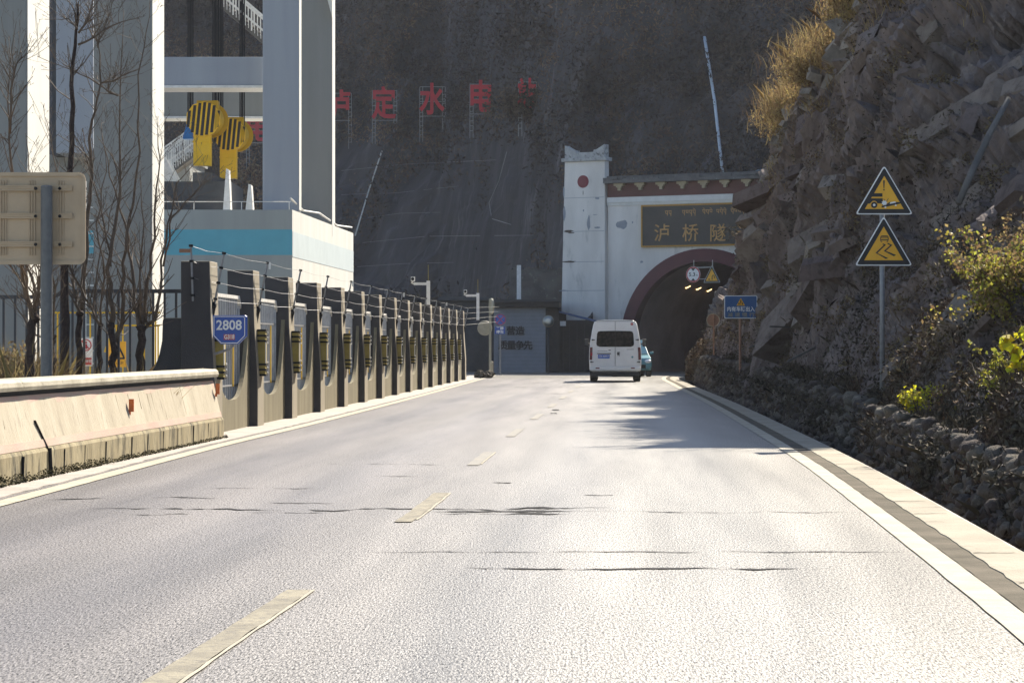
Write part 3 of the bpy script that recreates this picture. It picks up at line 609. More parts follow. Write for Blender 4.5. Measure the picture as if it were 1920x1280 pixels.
for k in range(-1, NB + 1):
    y = Y1 + STEP * k
    zt = ZT + (.0 if k < 0 else .012 * k)
    fpost(y, zt)
    if k == NB: break
    ya, yb = y + .8, y + STEP; n = 36
    # scalloped low wall
    mb = MB(); poly = [(XF(ya) - .08, ya, -.3)]; L_ = yb - ya
    top = []
    for i in range(n + 1):
        t = i / n; u = abs(2 * t - 1); z = .50 + 1.38 * u ** 3.4 + .02 * u; yy = ya + L_ * t; top.append((XF(yy) - .09, yy, z))
    poly = [(XF(ya) - .09, ya, -.3)] + top + [(XF(yb) - .09, yb, -.3)]
    lo = [(XF(q[1]) - .09, q[1], -.3) for q in top]
    for i in range(n):
        a, b, c, d = Vector(lo[i]), Vector(lo[i+1]), Vector(top[i+1]), Vector(top[i]); e = Vector((-.07, 0, 0))
        mb.add([a, b, c, d, a+e, b+e, c+e, d+e], [(0,1,2,3),(5,4,7,6),(3,2,6,7)])
    mb.build('low_wall', M['fwall'], fe)
    # bar panel behind the wall
    rl = MB(); xo = -.26
    zr = 2.2 + .01 * k
    for z, r in ((zr, .028), (zr - .42, .014), (.72, .014)):
        a, b = (XF(ya) + xo, ya + .25, z), (XF(yb) + xo, yb - .25, z)
        rl.bar(a, b, r * 2, r * 2, 1 if z == zr else 0)
    rl.bar((XF(ya) + xo, ya + .02, zr - .16), (XF(ya) + xo, ya + .27, zr), .06, .056, 1); rl.bar((XF(yb) + xo, yb - .02, zr - .16), (XF(yb) + xo, yb - .27, zr), .06, .056, 1)
    nb = 15 if k < 8 else 10
    for i in range(nb):
        yy = ya + .1 + (L_ - .2) * i / (nb - 1); zz = zr if ya + .25 < yy < yb - .25 else zr - .12
        rl.bar((XF(yy) + xo, yy, .3), (XF(yy) + xo, yy, zz), .03, .03)
    pn = rl.build('bar_panel', [M['rail'], M['railw']], fe)
    if k < 5:
        ys_ = MB(); yy = yb - 1.0; ys_.bar((XF(yy) + xo + .03, yy, .7), (XF(yy) + xo + .03, yy, 1.75), .03, .02, up=(1, 0, 0)); ys_.build('yellow_strip', M['yellow'], pn)
    # ribbed guard on the post's road face
    gd = MB(); x = XF(y + .3); zc = 1.26
    gd.box((x + .075, y + .42, zc), (.13, .36, .80), 0)
    for s in (-1, 1):
        for q in (0, .09, .18):
            gd.box((x + .08, y + .42, zc + s * (.38 - q)), (.155, .385, .035), 1)
            gd.ball((x + .165, y + .42, zc + s * (.38 - q) - .035 * s), .018, 6, 2)
    gd.bar((x + .146, y + .30, zc - .18), (x + .146, y + .30, zc + .18), .012, .05, 2)
    gd.build('ribbed_guard', [M['guard'], M['black'], M['railw']], fe)
# flared end wing of the first post
y = Y1 - STEP; x = XF(y) - .46; wg = MB()
pl = [(x, -.3), (x, 1.80), (x - .27, 1.80), (x - .29, 1.76), (x - .30, 1.45), (x - .34, 1.25), (x - .40, 1.08), (x - .47, .97), (x - .47, -.3)]
wg.prism([(a, y + .06, z) for a, z in pl], (0, .6, 0)); wo = wg.build('end_wing', M['post'], fe)
wg = MB(); wg.prism([(a + .004, y + .045, z - .01) for a, z in pl], (0, .013, 0)); wg.build('dark_front', M['dkface'], wo)
# electric fence on top
ef = empty('electric_fence', (XF(70), 70, 2.2), 'four strand electric fence on slanting insulator rods above the post tops', 'electric fence')
tops = []
for k in range(-1, NB + 1):
    y = Y1 + STEP * k + (.45 if k >= 0 else .25); x = XF(y); a = Vector((x + .0, y, 2.0 + .012 * k)); b = a + Vector((.15 + .02 * random.random(), .02, .82)); tops.append((a, b))
    mb = MB(); mb.tube([a, b], .016, 6); mb.ball(a - Vector((0, .05, 0)), (.045, .06, .06), 8, 1); mb.tube([a + Vector((0, -.03, -.02)), a + Vector((-.03, -.03, -.3))], [.03, .008], 6, 1)
    for q in (.12, .42, .70, .97): c = a.lerp(b, q); mb.cyl(c - (b - a).normalized() * .015, c + (b - a).normalized() * .02, .032, 8, 1)
    mb.build('rod', [M['steel'], M['black']], ef)
y = Y1 - STEP - .1; a = Vector((XF(y) - .27, y, 2.05)); b = a + Vector((-.03, 0, .86)); mb = MB(); mb.tube([a, b], .016, 6)
for q in (.1, .4, .7, .97): c = a.lerp(b, q); mb.cyl(c - Vector((0, 0, .015)), c + Vector((0, 0, .02)), .034, 8, 1)
mb.build('rod', [M['steel'], M['black']], ef); fl = MB(); fl.box(b + Vector((-.09, -.02, -.10)), (.17, .008, .06)); fl.build('warning_tag', M['rust'], ef)
for k in (1, 4, 7, 9, 11):
    fl = MB(); fl.box(tops[k][1] + Vector((.03, -.02, -.07)), (.035, .006, .12)); fl.build('warning_tag', M['railw'], ef)
for q in (.12, .42, .70, .97):
    pts = [a.lerp(b, q)]
    for i, (c, d) in enumerate(tops):
        p = c.lerp(d, q); m_ = (pts[-1] + p) / 2; m_.z -= .025; pts += [m_, p]
    pts.append(pts[-1] + Vector((1.2, 14, .25))); mb = MB(); mb.tube(pts, .0035, 4); mb.build('wire', M['wire'], ef)

# dark railing behind the barrier
rl = empty('dark_railing', (-7, 42, 0), 'dark vertical bar railing behind the bare trees left of the fence', 'railing')
mb = MB(); zt = 2.22
mb.bar((-6.88, 42.2, zt), (-5.0, 42.2, zt), .07, .06); mb.bar((-6.88, 42.2, zt - 0), (-7.12, 42.2, zt - .09), .07, .06); mb.bar((-7.12, 42.2, zt - .09), (-10.5, 42.2, zt - .09), .07, .06)
mb.build('top_rail', M['dkrail'], rl); x = -5.2; i = 0
while x > -10.3:
    mb = MB(); mb.bar((x, 42.2, 0), (x, 42.2, zt - (.02 if x > -6.9 else .11)), .036, .036); mb.build('bar', M['dkrail'], rl); x -= .178
# ---------------------------------------------------------------- hydropower hoist tower
tw = empty('hoist_tower', (-8, 80, 0), 'tall pale concrete hoist tower with a blue banded base behind the fence', 'tower')
def col_(x0, x1, y0, y1, z0, z1, m, bev=.03): mb = MB(); mb.bx(x0, x1, y0, y1, z0, z1); return mb.build('column', m, tw, bevel=bev)
col_(-10.6, -8.905, 50, 52.4, -.3, 16, [M['greyp']]); col_(-10.75, -9.26, 70, 72.4, -.3, 22, [M['greyp']])
lf = MB(); lf.bx(-9.262, -9.24, 70.04, 72.36, -.3, 22); lf.build('painted_lit_side', M['white'], tw)  # white sheet puts the sunlight on the column's road side into the colour
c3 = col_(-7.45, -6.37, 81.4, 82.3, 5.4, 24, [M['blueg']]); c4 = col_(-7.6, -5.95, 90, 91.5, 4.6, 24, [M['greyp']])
for (x, ya, yb, z0) in ((-8.905, 50.04, 52.36, -.3), (-6.37, 81.44, 82.27, 5.45), (-5.95, 90.05, 91.45, 5.0)): lf = MB(); lf.bx(x - .01, x + .012, ya, yb, z0, 24); lf.build('painted_lit_side', M['white'], tw)  # sunlit road sides of the other columns, laid on in white too
co = MB(); co.prism([(-5.94, 90.3, 11.1), (-5.94, 90.3, 16), (-6.2, 90.3, 16)], (0, 1.0, 0)); co.prism([(-5.92, 89.7, 12.2), (-6.25, 89.7, 13.4), (-6.12, 89.7, 13.6), (-5.92, 89.7, 13.4)], (0, .29, 0)); co.build('corbel', M['white'], tw)
mb = MB(); mb.bx(-15.9, -14.6, 95, 97, 8.1, 24); mb.build('column', M['blueg'], tw, bevel=.03)
mb = MB(); mb.bx(-16.2, -15.9, 96, 98, 8.1, 24); mb.build('column', M['dkgrey'], tw)
mb = MB(); mb.bx(-16.6, -11.5, 97.2, 102, -.3, 8.1); mb.bx(-16.7, -11.4, 97.1, 102.1, 8.0, 8.2); mb.build('rear_block', M['greyp'], tw)
def beam(px0, px1, py0, py1, Y, d, m, lip=True):
    a, b = at(px0, py1, Y), at(px1, py0, Y); mb = MB(); mb.bx(a.x, b.x, Y, Y + d, a.z, b.z); o = mb.build('beam', m, tw, bevel=.02)
    if lip: mb = MB(); mb.bx(a.x, b.x, Y - .03, Y + d, a.z - .08, a.z - .004); mb.build('lip', M['whitep'], o)
beam(270, 494, 107, 160, 82.5, 1.4, M['blueg']); beam(270, 494, 172, 218, 93, 1.2, M['greyp'])
# base block with painted bands, its long face following the road
bx0 = -12.2; A = (-6.45, 80); B = (-5.62, 96.5)
def base_slab(z0, z1, m, name, g=0.0, parent=tw):
    mb = MB(); mb.prism([(bx0, 80 - g, z0), (A[0] + g, A[1] - g, z0), (B[0] + g, B[1], z0), (bx0, B[1], z0)][::-1], (0, 0, z1 - z0)); return mb.build(name, m, parent)
bs = base_slab(-.3, 5.38, M['white'], 'base_block')
def front_band(z0, z1, m, name): mb = MB(); mb.bx(bx0, A[0] - .002, 79.994, 79.998, z0, z1); mb.build(name, m, bs)
mb = MB(); mb.bx(bx0, A[0] - .001, 79.985, 79.999, -.3, 4.05); mb.bx(bx0, A[0] - .001, 79.985, 79.999, 4.80, 5.379); mb.build('shaded_front', M['greyf'], bs)  # shade on the block's front put in as grey over the white
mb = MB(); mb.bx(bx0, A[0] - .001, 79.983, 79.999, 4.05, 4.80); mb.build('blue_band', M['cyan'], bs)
mb = MB(); dxy = (Vector((B[0] - A[0], B[1] - A[1], 0))); mb.prism([(A[0] + .003, A[1] + .0, 4.0), (A[0] + .008, A[1], 4.0), (A[0] + .008, A[1], 4.75), (A[0] + .003, A[1], 4.75)], dxy); mb.build('blue_band', M['pale'], bs)  # side band in a much paler blue than the front one
kb = MB(); kb.tube([(bx0, 80.1, 5.62), (A[0] - .05, 80.1, 5.62)], .012, 5)
for i in range(5): kb.cyl((A[0] - .1 - i * 1.4, 80.1, 5.37), (A[0] - .1 - i * 1.4, 80.1, 5.63), .012, 5)
kb.tube([(A[0] - .06, 80.1, 5.72), (A[0] + .1, 83, 5.5), (A[0] + .3, 87, 5.62), (A[0] + .55, 92, 5.45), (B[0] - .05, 96.4, 5.58)], .03, 5)
kb.build('cable', M['railw'], tw)
wl = MB(); wl.bx(-40, -11, 118, 119, -.3, 6.5); tag(wl.build('retaining_wall', M['dkgrey']), 'dark grey retaining wall behind the hoist tower', 'wall')
# ladder cage on the tower
ld = empty('caged_ladder', (-13.1, 88, 0), 'white steel cage ladder behind the bare trees', 'ladder')
a, b = at(160, 340, 88), at(180, 340, 88); mb = MB()
for x in (a.x, b.x): mb.bar((x, 88, 0), (x, 88, a.z), .06)
mb.build('stile', M['railw'], ld); mb = MB(); z = .4
while z < a.z: mb.bar((a.x, 88, z), (b.x, 88, z), .035); z += .42
mb.build('rung', M['railw'], ld); mb = MB()
p = at(158, 432, 88.6); q = at(178, 475, 88.6); mb.bx(p.x, q.x, 88.6, 88.7, q.z, p.z); mb.build('blue_panel', M['cyan'], ld)
# yellow handrails near ground behind the railing
for i, (py, x0, x1, lab) in enumerate(((586, 100, 300, 'upper thin yellow handrail line behind the bare trees'), (610, 215, 300, 'lower thin yellow handrail behind the forked tree'))):
    mb = MB(); p, q = at(x0, py, 60), at(x1, py, 60); mb.tube([p, q], .022, 6)
    for k in range(4): r = p.lerp(q, .04 + k * .306); mb.cyl((r.x, r.y, 0), r, .018, 6)
    if i == 0: mb.tube([p, at(60, 648, 60), at(0, 648, 60)], .022, 6)
    else: mb.tube([p, at(196, 660, 60)], .022, 6)
    tag(mb.build('handrail', M['yellow']), lab, 'handrail')
# hook blocks and ropes
def hook(cx, cy, r_px, Y, bw, btop, bbot, ropes, lab, tilt):
    c = at(cx, cy, Y); r = r_px * Y / F; h = empty('hook_block', c, lab, 'hook block', 'hook blocks hanging in the hoist tower')
    n = 10; poly = [(c.x + r * math.cos(2*math.pi*(k+.5)/n), c.y, c.z + r * 1.0 * math.sin(2*math.pi*(k+.5)/n)) for k in range(n)]
    mb = MB(); mb.prism([(x, Y, z) for x, y, z in poly], (0, .06, 0)); pt = mb.build('side_plate', M['yellow'], h)
    mb = MB(); s = MB()
    for k in range(-3, 4):
        x0 = c.x + k * r * .275; half = math.sqrt(max(0, r * r * .90 - (x0 - c.x) ** 2)); t = tilt
        if half > .05: s.prism([(x0 - r * .085 + t * half, Y - .006, c.z + half), (x0 + r * .085 + t * half, Y - .006, c.z + half), (x0 + r * .085 - t * half, Y - .006, c.z - half), (x0 - r * .085 - t * half, Y - .006, c.z - half)], (0, .004, 0))
    s.build('stripes', M['sblk'], pt)
    mb = MB(); mb.tube([(c.x + .02, Y + .07, c.z), (c.x + .12, Y + .55, c.z)], [r * .9, r * .9], 24); mb.ring((c.x + .18, Y + .56, c.z), r * .3, r * 1.0, .08, 24); mb.box((c.x + .12, Y + .3, c.z + r * .8), (r * 1.2, .5, r * .5)); mb.build('sheave_housing', M['ydark'], h, smooth=False)
    mb = MB(); mb.bx(c.x - .05 - bw / 2, c.x - .05 + bw / 2, Y + .07, Y + .45, c.z - bbot, c.z - btop); mb.bx(c.x - .07 - bw / 2, c.x - .03 + bw / 2, Y + .06, Y + .46, c.z - btop - .32, c.z - btop - .28); mb.disc((c.x - .05, Y + .05, c.z - bbot + .28), .14, .02, 20); mb.build('lower_block', M['yellow'], h, bevel=.02)
    for rx, rw in ropes:
        x0, x1 = at(rx - rw / 2, 0, Y + .3).x, at(rx + rw / 2, 0, Y + .3).x; mb = MB()
        for k in range(4): x = x0 + (x1 - x0) * (k + .5) / 4; mb.cyl((x, Y + .25 + .1 * (k % 2), c.z), (x, Y + .25 + .1 * (k % 2), 22), (x1 - x0) / 8 * .96, 8)
        mb.build('rope', M['black'], h)
hook(381, 223, 33, 86, .55, .42, 1.47, ((357, 11), (404, 12)), 'yellow hook block with black striped disc, the higher one on the left', .10)
hook(430, 252, 31, 87, .53, .42, 1.40, ((414, 9), (454, 10)), 'yellow hook block with black striped disc, the lower one on the right', .10)
mb = MB(); c = at(352, 240, 88); mb.prism([(c.x - .18, 88, c.z - .35), (c.x + .35, 88, c.z - .35), (c.x + .35, 88, c.z + .5), (c.x + .05, 88, c.z + .45)], (0, .5, 0))
tag(mb.build('blue_counterweight', M['blue'], bevel=.03), 'bright blue wedge hanging behind the left striped hook block', 'counterweight')
# platform, fins
mb = MB(); p, q = at(318, 325, 84), at(432, 393, 84); mb.bx(p.x - 1, q.x, 84, 88, 5.38, p.z - .25); mb.bx(at(362, 0, 84).x, at(398, 0, 84).x, 83.9, 88, p.z - .25, p.z + .02); mb.box((-9.3, 83.97, 5.9), (.35, .04, .05))
tag(mb.build('equipment_platform', M['dkgrey']), 'dark grey equipment platform under the striped hook blocks', 'platform')
for cx, top, lab in ((425, 316, 'taller white tapered fin on the banded tower base'), (467, 345, 'shorter white tapered fin on the banded tower base')):
    p, q = at(cx, top, 82), at(cx, 392, 82); hgt = p.z - 5.38; mb = MB(); mb.prism([(p.x - .12, 82, 5.38), (p.x + .12, 82, 5.38), (p.x + .06, 82, 5.38 + hgt * .97), (p.x - .02, 82, 5.38 + hgt)], (0, .5, 0)); mb.bx(p.x - .2, p.x + .25, 81.9, 82.6, 5.37, 5.45)
    f_ = tag(mb.build('tapered_fin', M['whitep'], bevel=.01), lab, 'fin')
# stairs
def stair(pts, Y, lab, wd=.5):
    s = empty('steel_staircase', at(*pts[0], Y), lab, 'stairs'); a, b = at(*pts[0], Y), at(*pts[1], Y)
    mb = MB(); mb.bar(a, b, 1.0, .16); n = max(8, int((b - a).length / .28)); 
    for k in range(n): p = a.lerp(b, (k + .5) / n); mb.box(p + Vector((0, 0, .1)), (.3, .9, .05))
    mb.build('flight', M['oldc'], s)
    for dy in (-.5, .5):
        r = MB(); up = Vector((0, dy, 0))
        for h_ in (.85, .74, .30): r.bar(a + up + Vector((0, 0, h_ + .1)), b + up + Vector((0, 0, h_ + .1)), .045)
        for k in range(n * 2 + 1): p = a.lerp(b, k / (n * 2)) + up; r.bar(p, p + Vector((0, 0, .93)), .05 if k % 6 == 0 else .022)
        r.build('railing', M['railw'], s)
stair(((300, 340), (366, 292)), 92, 'lower flight of railed stairs rising to the striped hook blocks'); stair(((405, 2), (520, 100)), 104, 'upper flight of railed stairs at the top between the tower columns')
stair(((312, 350), (336, 395)), 90, 'short flight of railed stairs descending beside the grey platform')

# ---------------------------------------------------------------- bare trees
def wob(p, q, n, amp):
    return [p.lerp(q, i / n) + (Vector((random.gauss(0, amp), random.gauss(0, amp), random.gauss(0, amp * .4))) if 0 < i < n else Vector((0, 0, 0))) for i in range(n + 1)]
def twigs(mb, pts, rad, n, ln, depth=2):
    for _ in range(n):
        k = random.randint(1, len(pts) - 1); t = random.random(); p = pts[k-1].lerp(pts[k], t); d = (pts[k] - pts[k-1]).normalized()
        side = Vector((random.gauss(0, 1), random.gauss(0, .8), random.gauss(.15, .5))).normalized(); v = (d * random.uniform(.3, .9) + side * .9 + Vector((0, 0, .35))).normalized()
        l = ln * random.uniform(.4, 1.15); r = min(rad[k] * .6, .012) * random.uniform(.6, 1); m_ = p + v * l * .5 + Vector((random.gauss(0, .03), random.gauss(0, .03), random.gauss(.02, .03))) * l
        e = m_ + (v * .5 + Vector((random.gauss(0, .12), random.gauss(0, .12), random.uniform(0, .25)))) * l
        rr = [r, r * .75, max(.0032, r * .4)]; mb.tube([p, m_, e], rr, 4, cap=False)
        if depth > 0: twigs(mb, [p, m_, e], rr, random.randint(1, 3), l * .5, depth - 1)
def tree(Y, trunk, r0, shoots, lab, ntw=14, tl=.55, seed=1):
    random.seed(seed); b = at(*trunk[0], Y); t = empty('bare_tree', (b.x, Y, 0), lab, 'tree', 'bare roadside trees behind the barrier')
    def poly(pp, y0, amp=.015):
        out = []; dy = 0
        for p in pp: dy += random.gauss(0, .12); out.append(at(p[0], p[1], y0 + dy * .6))
        full = [out[0]]
        for a, b_ in zip(out, out[1:]): full += wob(a, b_, 3, amp)[1:]
        return full
    tp = [Vector((b.x, Y, -.05))] + poly(trunk, Y); n = len(tp); re = r0 * .8 if len(trunk) < 4 else .014
    mb = MB(); mb.tube(tp, [r0 + (re - r0) * (i / (n-1)) ** .9 + (.02 if i == 0 else 0) + random.uniform(0, .004) for i in range(n)], 9)
    if len(trunk) < 4: mb.ball(tp[-1], (r0 * 1.15, r0 * 1.1, r0 * .9), 9, 0, .6)
    mb.build('trunk', M['bark'], t, smooth=True)
    mb = MB()
    if len(trunk) >= 4: twigs(mb, tp[n // 4:], [r0 * .4] * n, ntw + 8, tl * 1.1)
    for s in shoots:
        w0 = s[0] * 1.2; pp = poly(s[1:], Y, .02); k = len(pp); rad = [w0 + (.004 - w0) * i / (k - 1) for i in range(k)]
        mb.tube(pp, rad, 6); twigs(mb, pp, rad, int(ntw * 2.1), tl)
    mb.build('branches', M['twig'], t, smooth=True); return t
tree(39, [(121, 692), (121, 560), (126, 400), (133, 300), (137, 200), (141, 85), (146, 8)], .072, [(.016, (147, 62), (166, 30), (184, -20)), (.015, (146, 84), (180, 68), (215, 46), (266, 31)), (.008, (146, 56), (128, 34), (115, 38))], 'tallest straight bare tree rising to the top of the picture at left', 12, .45, 3)
tree(39.6, [(149, 692), (147, 640), (150, 588)], .05, [(.032, (150, 586), (158, 500), (164, 400), (172, 330), (167, 260), (178, 210), (189, 155), (183, 80), (186, 20)), (.014, (188, 156), (215, 151), (255, 131)), (.010, (183, 90), (196, 50), (203, 0)), (.02, (150, 586), (138, 540), (132, 470), (118, 380))], 'bare tree with a long wavy limb beside the sign panel edge', 10, .5, 4)
tree(40, [(213, 692), (214, 650), (208, 610)], .055, [(.036, (208, 612), (205, 560), (207, 480), (219, 400), (225, 300), (225, 180), (232, 20)), (.032, (216, 645), (230, 600), (228, 540), (236, 470), (250, 380), (258, 240), (270, 90), (280, 0)), (.012, (222, 180), (180, 155), (130, 130), (70, 106)), (.014, (207, 500), (195, 420), (170, 330), (150, 260))], 'bare tree forking low into two long upright stems', 13, .55, 5)
tree(40.4, [(264, 692), (264, 650), (266, 615)], .068, [(.028, (262, 618), (250, 570), (246, 490), (235, 420), (205, 330), (190, 240)), (.026, (268, 612), (272, 560), (282, 480), (291, 380), (300, 300), (296, 220)), (.026, (268, 616), (290, 600), (303, 520), (314, 420), (330, 345), (380, 290)), (.014, (306, 500), (318, 420), (345, 380), (400, 330)), (.016, (266, 612), (262, 520), (270, 420), (262, 330))], 'bare tree with a thick trunk and four spreading limbs nearest the first fence post', 14, .5, 6)
tree(37, [(56, 694), (56, 640), (64, 596)], .07, [(.03, (60, 600), (42, 520), (38, 430), (20, 300), (14, 190), (16, 70)), (.016, (18, 250), (28, 130), (38, 95)), (.022, (66, 596), (72, 530), (84, 470), (60, 350), (48, 250)), (.018, (62, 598), (30, 480), (-10, 360), (-40, 240)), (.016, (62, 600), (90, 500), (120, 420), (110, 330), (85, 220))], 'pollarded bare tree with a knobbly head at far left', 15, .6, 7)
tree(38, [(100, 694), (98, 660), (97, 632)], .05, [(.02, (97, 635), (60, 520), (20, 430), (-15, 340)), (.016, (98, 632), (70, 560), (20, 500), (-30, 450)), (.016, (99, 634), (104, 540), (95, 430), (112, 300)), (.012, (98, 640), (60, 620), (20, 560), (-20, 520))], 'small pollarded bare tree half hidden by the sign pole', 12, .5, 8)
tree(39.2, [(185, 694), (186, 650), (188, 608)], .038, [(.016, (188, 610), (160, 560), (130, 500), (100, 420), (70, 350)), (.014, (189, 608), (196, 520), (180, 420), (200, 320), (190, 230)), (.012, (187, 612), (176, 560), (190, 460), (215, 370), (235, 290))], 'slender pollarded bare tree between the forked trees', 14, .55, 9)
random.seed(21)
tr_b = [(x, random.uniform(36.5, 41.5)) for x in np.linspace(0, 290, 3600)]
p_ = [at(x + random.gauss(0, 4), 700, y) for x, y in tr_b]; p_ = [Vector((q.x, q.y, random.uniform(.0, .15))) for q in p_]
o = blades('dry_grass', p_, [(1.15 if q.x < -6.4 * q.y / 40 - .3 else .8) * random.uniform(.6, 1.25) + (.15 if random.random() < .1 else 0) for q in p_], .012, M['dryg'], .35); o['kind'] = 'stuff'
random.seed(22)
p_ = [Vector((random.uniform(-7.6, -6.55), random.uniform(37, 40), .3 + 1.15 * random.random() ** .8)) for _ in range(5200)]
p_ = [q for q in p_ if q.z < 1.30 - .55 * (q.x + 7.4) ** 2 + .3 * noise.noise(q * 2)]
bb = MB()
for i in range(160):
    a = Vector((random.uniform(-7.6, -6.5), random.uniform(37, 40), 0)); d = Vector((random.gauss(0, .5), random.gauss(0, .5), random.uniform(.8, 1.5))); bb.tube([a, a + d * .6, a + d * .8 + Vector((random.gauss(0, .25), 0, .1))], [.008, .006, .003], 4, cap=False)
bo = empty('bramble_bush', (-7.1, 38.5, 0), 'tangled dry bramble bush behind the barrier at far left', 'bush'); bb.build('stems', M['twig'], bo); cq = cards('foliage', p_, rng.uniform(.03, .09, len(p_)), M['dryg'], .5); cq.parent = bo; cq.matrix_parent_inverse = Matrix.Translation(-bo.location)
# road sign seen from the back
sb = empty('road_sign', at(87, 690, 36), 'large beige road sign panel seen from the back on a grey pole', 'road sign'); Y = 36
def rrect(x0, x1, z0, z1, r, n=5):
    out = []
    for cx, cz, a0 in ((x1 - r, z1 - r, 0), (x0 + r, z1 - r, 90), (x0 + r, z0 + r, 180), (x1 - r, z0 + r, 270)):
        for k in range(n + 1): a = R(a0 + 90 * k / n); out.append((cx + r * math.cos(a), cz + r * math.sin(a)))
    return out
p, q = at(155, 492, Y), at(-160, 326, Y); rr_ = rrect(q.x, p.x, p.z, q.z, .07)
mb = MB(); mb.prism([(x, Y + .10, z) for x, z in rr_], (0, .02, 0)); pn = mb.build('panel', M['beige'], sb)
mb = MB(); n = len(rr_)
for i in range(n): a, b = rr_[i], rr_[(i + 1) % n]; mb.bar((a[0], Y + .09, a[1]), (b[0], Y + .09, b[1]), .05, .018, up=(0, 1, 0))
mb.build('edge_fold', M['beige'], pn)
mb = MB()
for py in (353, 405, 458): a = at(0, py, Y).z; x0, x1 = q.x + .12, at(134, 0, Y).x; [mb.bx(x0, x1, Y + .055, Y + .075, a + dz, a + dz + .012) for dz in (-.03, 0, .03)]; mb.bx(x0, x1, Y + .065, Y + .078, a - .028, a + .038)
mb.build('cross_channel', M['beige'], sb); mb = MB()
for px in (-120, -60, 3, 57, 111): x = at(px, 0, Y).x; [mb.bx(x + dx, x + dx + .012, Y + .079, Y + .097, p.z + .10, q.z - .08) for dx in (-.035, 0, .035)]
mb.build('upright_channel', M['beige'], sb)
mb = MB(); mb.cyl((at(88, 0, Y).x, Y - .03, 0), (at(88, 0, Y).x, Y - .03, at(0, 350, Y).z), .078, 20); mb.ball((at(88, 0, Y).x, Y - .03, at(0, 350, Y).z), (.078, .078, .02), 16); mb.build('pole', M['dpole'], sb, smooth=False)
mb = MB()
for py in (353, 405, 458):
    z = at(0, py, Y).z; x = at(88, 0, Y).x
    for dx in (-.16, .16): mb.ball((x + dx, Y + .05, z), .022, 8)
mb.build('bolts', M['black'], sb)
# small notices behind the railing
def board(name, px0, px1, py0, py1, Y, m, lab, cat, leg=True):
    a, b = at(px0, py1, Y), at(px1, py0, Y); e = empty(name, (0, Y, 0) if 0 else ((a.x + b.x) / 2, Y, 0), lab, cat); mb = MB(); mb.bx(a.x, b.x, Y, Y + .02, a.z, b.z); pn_ = mb.build('board', m, e)
    if leg: mb = MB(); mb.cyl(((a.x + b.x) / 2, Y + .05, 0), ((a.x + b.x) / 2, Y + .05, b.z - .05), .025, 8); mb.build('post', M['steel'], e)
    return e, pn_, a, b
e, pn_, a, b = board('prohibition_notice', 148, 173, 634, 686, 52, M['swhite'], 'white notice with a red prohibition ring behind the bare trees', 'notice')
cx, cz = (a.x + b.x) / 2, b.z - .13
mb = MB(); mb.ring((cx, 51.99, cz), .095, .115, .006, 28); mb.bar((cx - .07, 51.991, cz + .07), (cx + .07, 51.991, cz - .07), .018, .006, up=(0, 1, 0)); mb.build('ring', M['sred'], pn_)
mb = MB(); mb.tube([(cx, 51.992, cz - .07), (cx + .01, 51.992, cz + .02)], [.035, .02], 8); mb.ball((cx + .01, 51.99, cz + .05), .02, 8); mb.bx(cx - .115, cx + .115, 51.985, 51.998, a.z + .02, a.z + .16); mb.build('symbol', M['sred'], pn_)
text_obj('禁止攀登', .062, M['swhite'], pn_, (cx, 51.98, a.z + .09))
e, pn_, a, b = board('warning_notice', 203, 236, 640, 688, 53, M['syel'], 'yellow warning notice with a black triangle behind the forked tree', 'notice')
cx = (a.x + b.x) / 2; mb = MB(); t_ = [(cx - .145, 52.99, a.z + .17), (cx + .145, 52.99, a.z + .17), (cx, 52.99, b.z - .03)]
for i in range(3): mb.bar(t_[i], t_[(i + 1) % 3], .035, .008, up=(0, 1, 0))
mb.bx(cx - .012, cx + .012, 52.985, 52.995, a.z + .25, a.z + .35); mb.build('triangle', M['sblk'], pn_); text_obj('当心落水', .062, M['sblk'], pn_, (cx, 52.985, a.z + .08))
# kilometre plate
km = empty('kilometre_sign', at(430, 655, 42), 'blue kilometre plate reading 2808 on a bent grey arm', 'road sign'); Y = 41.22
p, q = at(399, 645, Y), at(461, 591, Y); x0, x1, z0, z1 = p.x, q.x, p.z, q.z; c = .12
def octo(i): return [(x0 + i, z1 - i), (x1 - .02 - i, z1 - i), (x1 - i, z1 - .02 - i), (x1 - i, z0 + c + i * .5), (x1 - c - i * .4, z0 + i), (x0 + c + i * .4, z0 + i), (x0 + i, z0 + c + i * .5)]
mb = MB(); mb.prism([(x, Y, z) for x, z in octo(0)], (.02, .05, 0)); pl_ = mb.build('plate', M['sblue'], km, bevel=.004)
mb = MB(); po = octo(.018)
for i in range(len(po)): a, b = po[i], po[(i + 1) % len(po)]; mb.bar((a[0], Y - .002, a[1]), (b[0], Y - .002, b[1]), .011, .004, up=(0, 1, 0))
mb.build('border', M['swhite'], pl_)
text_obj('2808', .205, M['swhite'], pl_, ((x0 + x1) / 2 - .005, Y - .004, z1 - .155), width=.385, bold=.004)
mb = MB(); xm = (x0 + x1) / 2; mb.bx(xm - .085, xm + .085, Y - .004, Y - .001, z0 + .065, z0 + .15); mb.build('red_band', M['sred'], pl_)
text_obj('G318', .095, M['swhite'], pl_, (xm, Y - .007, z0 + .107), width=.155, bold=.0025)
mb = MB(); mb.tube([(xm + .05, Y + .08, z1 - .1), (xm + .04, Y + .1, z0 - .03), (xm + .01, Y + .1, z0 - .07), (xm - .30, Y + .18, z0 - .17)], .022, 8); mb.build('arm', M['steel'], km)

